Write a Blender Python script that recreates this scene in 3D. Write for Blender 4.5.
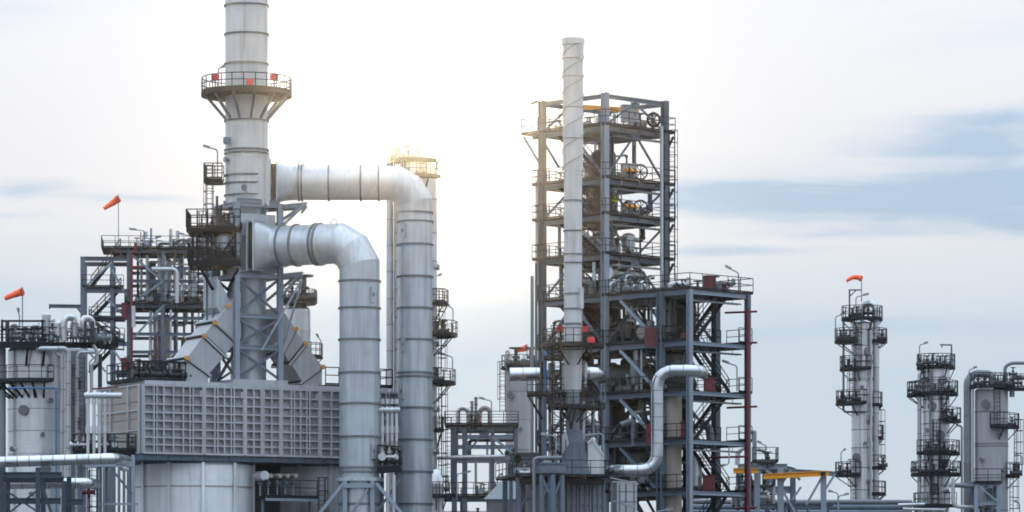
import bpy, math, random
from mathutils import Vector, Matrix
R = math.radians
V = Vector
random.seed(7)
scene = bpy.context.scene
for o in list(bpy.data.objects): bpy.data.objects.remove(o)
COL = scene.collection

# ------------------------------------------------------------------ camera
FPX, HY, EYE = 4000.0, 640.0, 2.0          # long lens, level camera with vertical shift
cam_d = bpy.data.cameras.new('camera'); cam = bpy.data.objects.new('camera', cam_d); COL.objects.link(cam)
cam.location = (0, 0, EYE); cam.rotation_euler = (R(90), 0, 0)
cam_d.sensor_width = 36; cam_d.lens = FPX / 1024 * 36; cam_d.shift_y = (HY - 256) / 1024
cam_d.clip_start = 1; cam_d.clip_end = 20000
scene.camera = cam

# ------------------------------------------------------------------ sun, sky, exposure
SUN_PX, SUN_PY = 424.0, 80.0
sun_dir = V(((SUN_PX - 512) / FPX, 1, (HY - SUN_PY) / FPX)).normalized()
SUN_EL = math.asin(sun_dir.z); SUN_AZ = math.atan2(sun_dir.x, sun_dir.y)
sl = bpy.data.lights.new('sun', 'SUN'); sl.energy = .5; sl.angle = R(1.2); sl.color = (1, .76, .45)
so = bpy.data.objects.new('sun', sl); COL.objects.link(so)
so.rotation_euler = sun_dir.to_track_quat('Z', 'Y').to_euler(); so.location = (0, 0, 200)

w = bpy.data.worlds.new('World'); scene.world = w; w.use_nodes = True
nt = w.node_tree; nt.nodes.clear(); N = nt.nodes; LK = nt.links
def nd(t, **k):
    n = N.new(t)
    for a, b in k.items(): setattr(n, a, b)
    return n
def mth(op, a, b=None, c=None, clamp=False):
    n = N.new('ShaderNodeMath'); n.operation = op; n.use_clamp = clamp
    for i, x in enumerate((a, b, c)):
        if x is None: continue
        if isinstance(x, (int, float)): n.inputs[i].default_value = x
        else: LK.new(x, n.inputs[i])
    return n.outputs[0]
def mixc(f, a, b):
    n = N.new('ShaderNodeMix'); n.data_type = 'RGBA'
    for s, x in ((n.inputs[0], f), (n.inputs[6], a), (n.inputs[7], b)):
        if isinstance(x, (int, float)): s.default_value = x
        elif isinstance(x, tuple): s.default_value = (*x, 1)
        else: LK.new(x, s)
    return n.outputs[2]
tc = nd('ShaderNodeTexCoord')
sep = nd('ShaderNodeSeparateXYZ'); LK.new(tc.outputs['Generated'], sep.inputs[0])
az = mth('ARCTAN2', sep.outputs[0], sep.outputs[1]); el = mth('ARCSINE', sep.outputs[2])
mp = nd('ShaderNodeMapping'); mp.inputs['Scale'].default_value = (14, 14, 75); LK.new(tc.outputs['Generated'], mp.inputs[0])
nz = nd('ShaderNodeTexNoise'); nz.inputs['Scale'].default_value = 1.0; nz.inputs['Detail'].default_value = 7; nz.inputs['Roughness'].default_value = .58
LK.new(mp.outputs[0], nz.inputs['Vector'])
sepn = nd('ShaderNodeSeparateColor'); LK.new(nz.outputs['Color'], sepn.inputs[0])
mp2 = nd('ShaderNodeMapping'); mp2.inputs['Scale'].default_value = (6, 6, 48); mp2.inputs['Location'].default_value = (3.1, 1.7, .4)
LK.new(tc.outputs['Generated'], mp2.inputs[0])
nz2 = nd('ShaderNodeTexNoise'); nz2.inputs['Scale'].default_value = 1; nz2.inputs['Detail'].default_value = 6
LK.new(mp2.outputs[0], nz2.inputs['Vector'])
azw = mth('ADD', az, mth('MULTIPLY', mth('SUBTRACT', sepn.outputs[0], .5), .050))
elw = mth('ADD', el, mth('MULTIPLY', mth('SUBTRACT', sepn.outputs[1], .5), .012))
streaks = [(985, 150, 150, 22, 1.0), (1060, 118, 120, 16, .8), (700, 200, 110, 15, .55), (860, 205, 160, 22, 1.1), (1010, 195, 110, 20, .9),
           (1015, 232, 55, 11, .9), (850, 234, 80, 6, .45), (730, 252, 110, 7, .7), (30, 196, 75, 10, .7), (150, 206, 90, 6, .4),
           (20, 219, 50, 4, .35), (470, 190, 60, 8, .35), (480, 260, 80, 8, .45), (600, 345, 260, 22, .35), (930, 330, 200, 14, .45), (640, 380, 420, 24, .25)]
S = None
for (px, py, wx, wy, st) in streaks:
    ax = math.atan((px - 512) / FPX); ey = math.atan((HY - py) / FPX)
    dx = mth('MULTIPLY', mth('SUBTRACT', azw, ax), FPX / wx); dy = mth('MULTIPLY', mth('SUBTRACT', elw, ey), FPX / wy)
    d = mth('ADD', mth('MULTIPLY', dx, dx), mth('MULTIPLY', dy, dy))
    s = mth('MULTIPLY', mth('EXPONENT', mth('MULTIPLY', d, -1.0)), st)
    S = s if S is None else mth('ADD', S, s)
mr = nd('ShaderNodeMapRange', interpolation_type='SMOOTHSTEP'); mr.inputs[1].default_value = .06; mr.inputs[2].default_value = 1.05
mp3 = nd('ShaderNodeMapping'); mp3.inputs['Scale'].default_value = (30, 30, 190); LK.new(tc.outputs['Generated'], mp3.inputs[0])
nz3 = nd('ShaderNodeTexNoise'); nz3.inputs['Scale'].default_value = 1; nz3.inputs['Detail'].default_value = 8; nz3.inputs['Roughness'].default_value = .62; nz3.inputs['Distortion'].default_value = .6; LK.new(mp3.outputs[0], nz3.inputs['Vector'])
LK.new(mth('MULTIPLY', S, mth('ADD', .2, mth('MULTIPLY', nz3.outputs[0], 1.6))), mr.inputs[0])
gen = nd('ShaderNodeMapRange', interpolation_type='SMOOTHSTEP'); gen.inputs[1].default_value = .46; gen.inputs[2].default_value = .74; gen.inputs[4].default_value = .35
LK.new(nz2.outputs[0], gen.inputs[0])
blue = mth('ADD', mr.outputs[0], gen.outputs[0], clamp=True)
lowf = nd('ShaderNodeMapRange', interpolation_type='SMOOTHSTEP'); lowf.inputs[1].default_value = .115; lowf.inputs[2].default_value = .06
LK.new(elw, lowf.inputs[0])
upf = nd('ShaderNodeMapRange'); upf.inputs[1].default_value = .12; upf.inputs[2].default_value = 1.0; LK.new(el, upf.inputs[0])
veil = mixc(lowf.outputs[0], mixc(upf.outputs[0], (.80, .82, .87), (.72, .84, 1.0)), (.52, .66, .78))
cloud = mixc(mth('MULTIPLY', blue, .95), veil, (.40, .56, .74))
# overcast luminance rises smoothly from horizon to zenith
ovc = mth('ADD', 1.0, mth('MULTIPLY', mth('MAXIMUM', mth('SUBTRACT', sep.outputs[2], .1), 0.0), 2.0))
# bright aureole of the veiled sun
dt = nd('ShaderNodeVectorMath', operation='DOT_PRODUCT'); LK.new(tc.outputs['Generated'], dt.inputs[0]); dt.inputs[1].default_value = sun_dir
th = mth('ARCCOSINE', mth('MINIMUM', dt.outputs['Value'], .9999999))
g1 = mth('EXPONENT', mth('MULTIPLY', mth('POWER', mth('DIVIDE', th, .034), 2.0), -1.0))
g2 = mth('EXPONENT', mth('DIVIDE', th, -.026))
glow_f = mth('ADD', mth('MULTIPLY', g1, .85), mth('MULTIPLY', g2, .45))
cl_bg = nd('ShaderNodeBackground'); LK.new(cloud, cl_bg.inputs[0]); LK.new(ovc, cl_bg.inputs[1])
gl_bg = nd('ShaderNodeBackground'); gl_bg.inputs[0].default_value = (1, .90, .72, 1); LK.new(glow_f, gl_bg.inputs[1])
sky = nd('ShaderNodeTexSky', sky_type='NISHITA'); sky.sun_disc = False; sky.sun_elevation = SUN_EL; sky.sun_rotation = SUN_AZ
sky_bg = nd('ShaderNodeBackground'); LK.new(sky.outputs[0], sky_bg.inputs[0]); sky_bg.inputs[1].default_value = .05
mixs = nd('ShaderNodeMixShader'); mixs.inputs[0].default_value = .975
LK.new(sky_bg.outputs[0], mixs.inputs[1]); LK.new(cl_bg.outputs[0], mixs.inputs[2])
adds = nd('ShaderNodeAddShader'); LK.new(mixs.outputs[0], adds.inputs[0]); LK.new(gl_bg.outputs[0], adds.inputs[1])
outw = nd('ShaderNodeOutputWorld'); LK.new(adds.outputs[0], outw.inputs[0])

vs = scene.view_settings; vs.view_transform = 'Standard'; vs.look = 'None'; vs.exposure = 0.0; vs.gamma = 1; vs.use_curve_mapping = False
scene.render.engine = 'CYCLES'; scene.cycles.use_denoising = True; scene.cycles.max_bounces = 5; scene.cycles.filter_width = 1.8
scene.cycles.diffuse_bounces = 3; scene.cycles.glossy_bounces = 3; scene.cycles.volume_bounces = 0

# ------------------------------------------------------------------ materials
def mat(name, col, rough=.5, metal=0.0, var=.18, streak=.15, rnd=.10, scale=1.2, stain=None, stain_amt=.0, bump=0.0, spec=.5):
    m = bpy.data.materials.new(name); m.use_nodes = True
    t = m.node_tree; b = t.nodes['Principled BSDF']; L = t.links
    def new(ty, **k):
        n = t.nodes.new(ty)
        for a, c in k.items(): setattr(n, a, c)
        return n
    def mm(op, a, c):
        n = t.nodes.new('ShaderNodeMath'); n.operation = op
        for i, x in enumerate((a, c)):
            if isinstance(x, (int, float)): n.inputs[i].default_value = x
            else: L.new(x, n.inputs[i])
        return n.outputs[0]
    co = new('ShaderNodeTexCoord'); inf = new('ShaderNodeObjectInfo')
    n1 = new('ShaderNodeTexNoise'); n1.inputs['Scale'].default_value = scale; n1.inputs['Detail'].default_value = 5; L.new(co.outputs['Object'], n1.inputs['Vector'])
    mp = new('ShaderNodeMapping'); mp.inputs['Scale'].default_value = (3.0, 3.0, .16); L.new(co.outputs['Object'], mp.inputs[0])
    n2 = new('ShaderNodeTexNoise'); n2.inputs['Scale'].default_value = 1.3; n2.inputs['Detail'].default_value = 4; L.new(mp.outputs[0], n2.inputs['Vector'])
    f = mm('ADD', mm('MULTIPLY', mm('SUBTRACT', n1.outputs[0], .5), 2 * var), mm('MULTIPLY', mm('SUBTRACT', n2.outputs[0], .5), 2 * streak))
    f = mm('ADD', f, mm('MULTIPLY', mm('SUBTRACT', inf.outputs['Random'], .5), 2 * rnd))
    f = mm('ADD', f, 1.0)
    mul = new('ShaderNodeVectorMath', operation='SCALE'); mul.inputs[0].default_value = col; L.new(f, mul.inputs['Scale'])
    src = mul.outputs[0]
    if stain:
        n3 = new('ShaderNodeTexNoise'); n3.inputs['Scale'].default_value = .9; n3.inputs['Detail'].default_value = 8; L.new(mp.outputs[0], n3.inputs['Vector'])
        r = new('ShaderNodeMapRange'); r.inputs[1].default_value = .55; r.inputs[2].default_value = .75; r.inputs[4].default_value = stain_amt; L.new(n3.outputs[0], r.inputs[0])
        mx = new('ShaderNodeMix'); mx.data_type = 'RGBA'; L.new(r.outputs[0], mx.inputs[0]); L.new(src, mx.inputs[6]); mx.inputs[7].default_value = (*stain, 1)
        src = mx.outputs[2]
    L.new(src, b.inputs['Base Color'])
    b.inputs['Metallic'].default_value = metal; b.inputs['Specular IOR Level'].default_value = spec
    rr = new('ShaderNodeMapRange'); rr.inputs[3].default_value = max(.05, rough - .1); rr.inputs[4].default_value = min(1, rough + .1); L.new(n1.outputs[0], rr.inputs[0]); L.new(rr.outputs[0], b.inputs['Roughness'])
    if bump:
        bp = new('ShaderNodeBump'); bp.inputs['Strength'].default_value = bump; bp.inputs['Distance'].default_value = .03; L.new(n1.outputs[0], bp.inputs['Height']); L.new(bp.outputs[0], b.inputs['Normal'])
    return m
M = dict(
    stack=mat('stack_paint', (.46, .49, .515), .45, .1, .14, .2, .06, .6, (.26, .22, .18), .5, .15),
    duct=mat('galvanised_duct', (.385, .44, .49), .36, .4, .2, .28, .07, .8, (.22, .20, .185), .55, .35),
    alu=mat('aluminium_cladding', (.50, .54, .59), .27, 1.0, .14, .08, .12, .9, (.26, .25, .25), .3),
    shell=mat('vessel_cladding', (.45, .475, .50), .32, .65, .14, .22, .1, .7, (.24, .20, .16), .35, .15),
    beige=mat('weathered_cladding', (.30, .275, .255), .5, .2, .12, .16, .06, .7, (.25, .2, .16), .3),
    panel=mat('casing_paint', (.31, .335, .365), .55, 0, .16, .22, .13, .7, (.20, .155, .125), .5),
    rib=mat('casing_rib_paint', (.34, .37, .40), .55, 0, .14, .2, .1, .7, (.21, .16, .13), .35),
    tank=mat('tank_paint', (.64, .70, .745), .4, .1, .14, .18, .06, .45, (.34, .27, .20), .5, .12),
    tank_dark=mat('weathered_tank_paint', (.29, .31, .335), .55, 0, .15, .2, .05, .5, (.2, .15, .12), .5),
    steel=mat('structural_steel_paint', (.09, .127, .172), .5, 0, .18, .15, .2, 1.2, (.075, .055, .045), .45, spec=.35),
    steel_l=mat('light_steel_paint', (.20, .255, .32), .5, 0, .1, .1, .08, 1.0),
    dark=mat('dark_grating_steel', (.014, .018, .024), .7, 0, .2, .1, .2, 1.5, spec=.15),
    rail=mat('railing_steel', (.014, .019, .026), .6, 0, .2, .1, .25, 1.5, spec=.2),
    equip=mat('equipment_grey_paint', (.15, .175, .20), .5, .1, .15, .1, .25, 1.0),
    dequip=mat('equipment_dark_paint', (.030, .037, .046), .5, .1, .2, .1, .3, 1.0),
    cab=mat('cabinet_grey_paint', (.30, .32, .35), .5, 0, .08, .08, .05, 1),
    white=mat('white_pipe_paint', (.45, .48, .51), .33, .5, .08, .1, .08, 1),
    red=mat('red_paint', (.11, .013, .026), .5, 0, .15, .1, .12, 1),
    bred=mat('bright_red_paint', (.55, .035, .045), .5, 0, .05, .05, .05, 1),
    yellow=mat('yellow_paint', (.72, .33, .02), .5, 0, .1, .1, .05, 1),
    orange=mat('orange_fabric', (.85, .12, .04), .85, 0, .2, .04, .03, 3),
    lug=mat('orange_lug_paint', (.55, .24, .05), .6, 0, .1, .05, .1, 1),
    bluep=mat('blue_pipe_paint', (.06, .16, .36), .5, 0, .1, .1, .1, 1),
    bshell=mat('bright_vessel_cladding', (.60, .63, .66), .30, .6, .14, .22, .1, .7, (.30, .26, .22), .3, .15),
    navy=mat('dark_blue_steel', (.035, .052, .075), .5, 0, .15, .1, .15, 1, spec=.3),
    flange=mat('flange_steel_shadow_tone', (.13, .15, .17), .5, .3, .15, .1, .15, 1),  # darker than the ducts: shadow under their flanges put into the colour
    joint=mat('black_rubber_and_gap_shadow', (.02, .02, .022), .8, 0, .1, .1, .05, 1, spec=.2),  # expansion joint rubber, also painted shadow at the sloping duct joints
    hivis=mat('hi_vis_fabric', (.70, .85, .06), .8, 0, .05, .05, .02, 4),
    cloth=mat('dark_work_clothes', (.03, .035, .06), .85, 0, .2, .1, .02, 5),
    skin=mat('skin', (.45, .27, .19), .6, 0, .05, .02, .02, 5),
    helm=mat('white_helmet', (.75, .75, .74), .35, 0, .03, .02, .02, 2),
    glass=mat('lamp_glass', (.5, .52, .54), .2, 0, .02, .02, .02, 2),
    ground=mat('gravel_ground', (.11, .105, .10), .9, 0, .3, .0, 0, .15),
)

# ------------------------------------------------------------------ geometry helpers
def at(px, py, Y): return V(((px - 512) / FPX * Y, Y, EYE + (HY - py) / FPX * Y))
def zz(py, Y): return EYE + (HY - py) / FPX * Y
def xx(px, Y): return (px - 512) / FPX * Y
def mtr(p, Y): return p * Y / FPX
ORG = {}
LABELS = {}
def tag(o, label, cat, group=None):
    k = LABELS.get(label)
    if k is not None and (group is None or k != group): print('DUPLICATE LABEL', label)
    LABELS[label] = group or ''
    o['label'] = label; o['category'] = cat
    if group: o['group'] = group
    return o
def thing(name, label, cat, loc, group=None):
    o = bpy.data.objects.new(name, None); COL.objects.link(o); o.location = loc; o.empty_display_size = .5
    ORG[o.name] = V(loc); return tag(o, label, cat, group)
def fillet(pts, rad, k=5):
    pts = [V(p) for p in pts]
    if len(pts) < 3 or rad <= 0: return pts
    out = [pts[0]]
    for i in range(1, len(pts) - 1):
        a, b, c = pts[i - 1], pts[i], pts[i + 1]
        d1 = (a - b); d2 = (c - b); l1, l2 = d1.length, d2.length; d1 = d1 / l1; d2 = d2 / l2
        ang = d1.angle(d2)
        if ang > 3.0: out.append(b); continue
        t = min(rad / math.tan(ang / 2), l1 * .49, l2 * .49); r = t * math.tan(ang / 2)
        cen = b + (d1 + d2).normalized() * (r / math.sin(ang / 2))
        s, e = b + d1 * t - cen, b + d2 * t - cen
        tot = s.angle(e); ax = s.cross(e).normalized()
        for j in range(k + 1):
            out.append(cen + Matrix.Rotation(tot * j / k, 3, ax) @ s)
    out.append(pts[-1]); return out
class MB:
    def __init__(self): self.v = []; self.f = []
    def add(self, vs, fs):
        n = len(self.v); self.v += [V(x) for x in vs]; self.f += [[i + n for i in q] for q in fs]; return self
    def box(self, x0, x1, y0, y1, z0, z1):
        return self.prism([(x0, y0, z0), (x1, y0, z0), (x1, y1, z0), (x0, y1, z0)], (0, 0, z1 - z0))
    def prism(self, poly, off):
        n = len(poly); off = V(off); a = [V(p) for p in poly]; b = [p + off for p in a]
        fs = [list(range(n))[::-1], list(range(n, 2 * n))] + [[i, (i + 1) % n, n + (i + 1) % n, n + i] for i in range(n)]
        return self.add(a + b, fs)
    def frame(self, p, q, up=(0, 0, 1)):
        d = (V(q) - V(p)).normalized(); u = V(up)
        if abs(d.dot(u)) > .98: u = V((0, 1, 0))
        s = d.cross(u).normalized(); u = s.cross(d).normalized(); return d, s, u
    def bar(self, p, q, w, h=None, up=(0, 0, 1)):
        h = h or w; p = V(p); q = V(q); d, s, u = self.frame(p, q, up)
        return self.prism([p + s * a * w / 2 + u * b * h / 2 for a, b in ((-1, -1), (1, -1), (1, 1), (-1, 1))], q - p)
    def hbar(self, p, q, w, h, up=(0, 0, 1), side=None):
        p = V(p); q = V(q); d, s, u = self.frame(p, q, up)
        if side is not None:
            s = V(side).normalized(); u = s.cross(d).normalized()
        t = .12
        pr = [(-.5, -.5), (.5, -.5), (.5, -.5 + t), (.06, -.5 + t), (.06, .5 - t), (.5, .5 - t), (.5, .5), (-.5, .5), (-.5, .5 - t), (-.06, .5 - t), (-.06, -.5 + t), (-.5, -.5 + t)]
        return self.prism([p + s * a * w + u * b * h for a, b in pr], q - p)
    def sweep(self, pts, r, n=12, cap=True):
        pts = [V(p) for p in pts]; rs = r if isinstance(r, (list, tuple)) else [r] * len(pts)
        d0 = (pts[1] - pts[0]).normalized(); ref = V((0, 0, 1)) if abs(d0.z) < .9 else V((1, 0, 0))
        s = d0.cross(ref).normalized(); vs = []; fs = []
        for i, p in enumerate(pts):
            if i == 0: d = d0
            elif i == len(pts) - 1: d = (pts[i] - pts[i - 1]).normalized()
            else: d = ((pts[i + 1] - pts[i]).normalized() + (pts[i] - pts[i - 1]).normalized()).normalized()
            s = (s - d * s.dot(d)).normalized(); u = d.cross(s)
            for j in range(n):
                a = 2 * math.pi * j / n; vs.append(p + (s * math.cos(a) + u * math.sin(a)) * rs[i])
        for i in range(len(pts) - 1):
            for j in range(n): fs.append([i * n + j, i * n + (j + 1) % n, (i + 1) * n + (j + 1) % n, (i + 1) * n + j])
        if cap: fs += [list(range(n))[::-1], list(range((len(pts) - 1) * n, len(pts) * n))]
        return self.add(vs, fs)
    def tube(self, p, q, r, r1=None, n=10): return self.sweep([p, q], [r, r if r1 is None else r1], n)
    def lathe(self, c, prof, n=32):
        vs = []; fs = []
        for (r, z) in prof:
            for j in range(n):
                a = 2 * math.pi * j / n; vs.append((c[0] + r * math.sin(a), c[1] - r * math.cos(a), z))
        for i in range(len(prof) - 1):
            for j in range(n): fs.append([i * n + j, i * n + (j + 1) % n, (i + 1) * n + (j + 1) % n, (i + 1) * n + j])
        fs += [list(range(n))[::-1], list(range((len(prof) - 1) * n, len(prof) * n))]
        return self.add(vs, fs)
    def sector(self, c, r0, r1, a0, a1, z0, z1):
        k = max(3, int(abs(a1 - a0) / 9)); vs = []; fs = []
        full = abs(a1 - a0) >= 359.9
        for i in range(k + 1):
            a = R(a0 + (a1 - a0) * i / k); s, co = math.sin(a), -math.cos(a)
            for r, z in ((r0, z0), (r1, z0), (r1, z1), (r0, z1)): vs.append((c[0] + r * s, c[1] + r * co, z))
        for i in range(k):
            for j in range(4): fs.append([i * 4 + j, i * 4 + (j + 1) % 4, i * 4 + 4 + (j + 1) % 4, i * 4 + 4 + j])
        if not full: fs += [[0, 1, 2, 3], [k * 4 + 3, k * 4 + 2, k * 4 + 1, k * 4]]
        return self.add(vs, fs)
    def ring(self, p, d, r, t, w):          # flange ring of radial thickness t, width w round axis d
        d = V(d).normalized(); return self.sweep([V(p) - d * w / 2, V(p) + d * w / 2], r + t, 32)
    def build(self, name, m, parent=None, smooth=True):
        me = bpy.data.meshes.new(name)
        if parent is None:
            lo = [min(x[i] for x in self.v) for i in range(3)]; hi = [max(x[i] for x in self.v) for i in range(3)]
            org = V(((lo[0] + hi[0]) / 2, (lo[1] + hi[1]) / 2, lo[2]))
        else: org = ORG[parent.name]
        me.from_pydata([tuple(x - org) for x in self.v], [], self.f)
        me.materials.append(M[m] if isinstance(m, str) else m)
        if smooth:
            me.shade_smooth(); me.set_sharp_from_angle(angle=R(48))
        o = bpy.data.objects.new(name, me); COL.objects.link(o)
        if parent is None: o.location = org
        else: o.parent = parent
        ORG[o.name] = org
        return o
def polar(c, r, a, z): return V((c[0] + r * math.sin(R(a)), c[1] - r * math.cos(R(a)), z))

# ------------------------------------------------------------------ reusable parts
def railing(par, pts, h=1.1, m='rail', w=.055, step=1.3):
    mb = MB(); pts = [V(p) for p in pts]
    for i in range(len(pts) - 1):
        a, b = pts[i], pts[i + 1]; L = (b - a).length; k = max(1, round(L / step))
        for j in range(k + (1 if i == len(pts) - 2 else 0)):
            p = a.lerp(b, j / k); mb.bar(p, p + V((0, 0, h)), w)
        for q, hh in ((h, w), (h * .55, w * .9), (.07, .12)):
            mb.bar(a + V((0, 0, q)), b + V((0, 0, q)), w * .8, hh)
    return mb.build('railing', m, par, False)
def arc_platform(par, c, z, r0, r1, a0, a1, brackets=True, rail=True, m='dark', gate=0, depth=.9):
    d = MB().sector(c, r0, r1, a0, a1, z - .16, z).build('platform_deck', m, par, False)
    if rail:
        k = max(2, int(abs(a1 - a0) / 14)); pts = [polar(c, r1 - .05, a0 + (a1 - a0) * i / k, z) for i in range(k + 1)]
        if abs(a1 - a0) < 359: pts = [polar(c, r0 + .1, a0, z)] + pts + [polar(c, r0 + .1, a1, z)]
        railing(d, pts, step=1.0)
    if brackets:
        k = max(2, int(abs(a1 - a0) / 60))
        for i in range(k):
            a = a0 + (a1 - a0) * (i + .5) / k
            MB().bar(polar(c, r0 - .02, a, z - .2 - depth), polar(c, r1 - .12, a, z - .2), .075).build('bracket', m, par, False)
    return d
def ladder(par, p, q, out, cage=True, m='rail', wd=.5):
    p = V(p); q = V(q); out = V(out).normalized(); s = out.cross(V((0, 0, 1))).normalized() * wd / 2
    mb = MB()
    for e in (-1, 1): mb.bar(p + s * e, q + s * e, .06)
    n = int((q - p).length / .35)
    for i in range(n): c = p.lerp(q, (i + .5) / n); mb.bar(c - s, c + s, .035)
    l = mb.build('ladder', m, par, False)
    if cage:
        mb = MB(); n = max(2, int((q - p).length / .9)); ring = []
        for i in range(n):
            c = p.lerp(q, (i + 1) / n)
            pts = [c + s.normalized() * math.cos(t) * .38 + out * math.sin(t) * .7 for t in [math.pi * j / 6 for j in range(7)]]
            for a, b in zip(pts, pts[1:]): mb.bar(a, b, .05)
            ring.append(pts)
        for j in (1, 3, 5): mb.bar(ring[0][j], ring[-1][j], .045)
        mb.build('safety_cage', m, l, False)
    return l
def shell(par, c, r, z0, z1, secs, m, name='shell_section', n=40, ring_t=.05, ring_m=None, ring_w=.12):
    zs = [z0] + [z for z in secs if z0 < z < z1] + [z1]
    for i, (a, b) in enumerate(zip(zs, zs[1:])):
        MB().lathe(c, [(r + (.004 if i % 2 else 0), a), (r + (.004 if i % 2 else 0), b)], n).build(name, m, par)
    for z in zs[1:-1]:
        MB().lathe(c, [(r, z - ring_w / 2), (r + ring_t, z - ring_w / 2), (r + ring_t, z + ring_w / 2), (r, z + ring_w / 2)], n).build('stiffening_ring', ring_m or m, par)
def dome(par, c, r, z, m, h=.5, name='domed_head', sgn=1):
    MB().lathe(c, [(r * math.cos(t), z + sgn * r * h * math.sin(t)) for t in [R(x) for x in (0, 15, 32, 50, 68, 83)]], 32).build(name, m, par)
def pipe_thing(name, label, pts, r, m, group=None, rad=None, n=12, clad=0, cat='pipe', flanges=()):
    path = fillet(pts, rad if rad is not None else r * 2.4)
    lo = min(path, key=lambda p: p.z)
    if clad:
        t = thing(name, label, cat, lo, group)
        acc = 0; cur = [path[0]]; i = 0; k = 0; p = path[0]; j = 1
        while j < len(path):
            d = (path[j] - p).length
            if acc + d >= clad:
                p = p.lerp(path[j], (clad - acc) / d); cur.append(p); MB().sweep(cur, r + (.005 if k % 2 else 0), 20).build('cladding_section', m, t); k += 1; cur = [p]; acc = 0
                MB().sweep([p - (path[j] - p).normalized() * .025, p + (path[j] - p).normalized() * .025], r + .016, 20).build('joint_band', 'flange', t) if (path[j] - p).length > .001 else None
            else: acc += d; p = path[j]; cur.append(p); j += 1
        if len(cur) > 1 and (cur[-1] - cur[0]).length > .01: MB().sweep(cur, r + (.005 if k % 2 else 0), 20).build('cladding_section', m, t)
        e0, e1 = path[0], path[-1]
        return t
    if flanges:
        t = thing(name, label, cat, lo, group); MB().sweep(path, r, n).build('pipe_run', m, t)
        for f in flanges:
            q = f * (len(path) - 1); i = min(int(q), len(path) - 2); a, b = path[i], path[i + 1]; p = a.lerp(b, q - i)
            MB().ring(p, b - a, r, .06, .12).build('flange', m, t)
        return t
    return tag(MB().sweep(path, r, n).build(name, m), label, cat, group)
def lamp(px, py0, py1, ex, ey, Y, label, m='steel_l'):
    p = at(px, py0, Y); q = at(px, py1, Y); e = at(ex, ey, Y)
    t = thing('lamp_post', label, 'lamp post', p, 'floodlight poles of the plant')
    dirn = (e - q); k = q + V((0, 0, .12)) + dirn * .2
    MB().sweep(fillet([p, q, e - dirn * .3], .25), .05, 8).build('pole', m, t)
    d, s, u = MB().frame(q, e)
    MB().prism([e - dirn * .45 + s * a * .16 + u * b for a, b in ((-1, -.04), (1, -.04), (.7, .12), (-.7, .12))], dirn * .45).build('lamp_head', 'equip', t, False)
    MB().bar(e - dirn * .40 - u * .05, e - dirn * .03 - u * .05, .22, .03).build('lens', 'glass', t, False)
def windsock(px, py0, py1, ex, ey, Y, label, r0=.35, r1=.17, droop=.0, m='steel_l'):
    p = at(px, py0, Y); q = at(px, py1, Y); e = at(ex, ey, Y)
    t = thing('windsock', label, 'windsock', p, 'orange windsocks')
    MB().tube(p, q + V((0, 0, .1)), .05, .04, 8).build('pole', m, t)
    path = []; rs = []; n = 10; q2 = q - V((0, 0, r0 * .8))
    for i in range(n + 1):
        f = i / n; c = q2.lerp(e, f) + V((0, .12 * math.sin(f * 5), droop * 4 * f * (1 - f)))
        path.append(c); rs.append((r0 + (r1 - r0) * f) * (1 + .06 * math.sin(f * 19)))
    MB().sweep(path, rs, 14, False).build('sock', 'orange', t)
    mb = MB(); c = path[0]; d = (path[1] - path[0]).normalized(); mb.sweep([c + (d.cross(V((0, 1, 0))).normalized() * math.cos(q) + V((0, 1, 0)) * math.sin(q)) * r0 for q in [2 * math.pi * k / 14 for k in range(15)]], .025, 6, False); mb.build('hoop', 'orange', t)
def vessel_v(label, c, r, z0, z1, m='shell', group=None, name='process_vessel', legs=True, cat='vessel', noz=2):
    t = thing(name, label, cat, (c[0], c[1], z0), group); lg = min(.5, (z1 - z0) * .2) if legs else 0
    a = z0 + lg + r * .45; b = z1 - r * .5
    MB().lathe(c, [(r, a), (r, b)], 24).build('shell', m, t)
    dome(t, c, r, b, m, .5); dome(t, c, r, a, m, .5, sgn=-1)
    for f in (.3, .75): MB().lathe(c, [(r, a + (b - a) * f - .03), (r + .03, a + (b - a) * f - .03), (r + .03, a + (b - a) * f + .03), (r, a + (b - a) * f + .03)], 24).build('band', m, t)
    if legs:
        for k in range(3): MB().bar(polar(c, r * .85, 40 + 120 * k, z0), polar(c, r * .85, 40 + 120 * k, a + .1), .1).build('leg', 'steel', t, False)
    for k in range(noz):
        an = -60 + 120 * k; z = a + (b - a) * (.35 + .35 * k)
        MB().tube(polar(c, r * .9, an, z), polar(c, r + .3, an, z), .09).tube(polar(c, r + .28, an, z), polar(c, r + .36, an, z), .15).build('nozzle', m, t)
    return t
def exchanger(label, p, q, r, m='shell', group=None, name='heat_exchanger'):
    p = V(p); q = V(q); d = (q - p).normalized(); L = (q - p).length
    t = thing(name, label, 'heat exchanger', (p + q) / 2 - V((0, 0, r + .35)), group)
    MB().sweep([p, q], r, 20).build('shell', m, t)
    MB().sweep([q, q + d * r * .3, q + d * r * .55], [r, r * .85, r * .3], 20).build('channel_head', m, t)
    MB().sweep([p - d * r * .5, p - d * .06], r * 1.0, 20).build('end_cover', m, t)
    for f in (.0, .85): MB().ring(p.lerp(q, f), d, r, .07, .1).build('flange', m, t)
    for f in (.25, .75):
        c = p.lerp(q, f); MB().bar(c - V((0, 0, r + .35)), c - V((0, 0, r * .5)), .2, r * 1.4).build('saddle', 'steel', t, False)
        MB().tube(c, c + V((0, 0, r + .35)), .11).tube(c + V((0, 0, r + .27)), c + V((0, 0, r + .38)), .17).build('nozzle', m, t)
    return t
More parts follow.
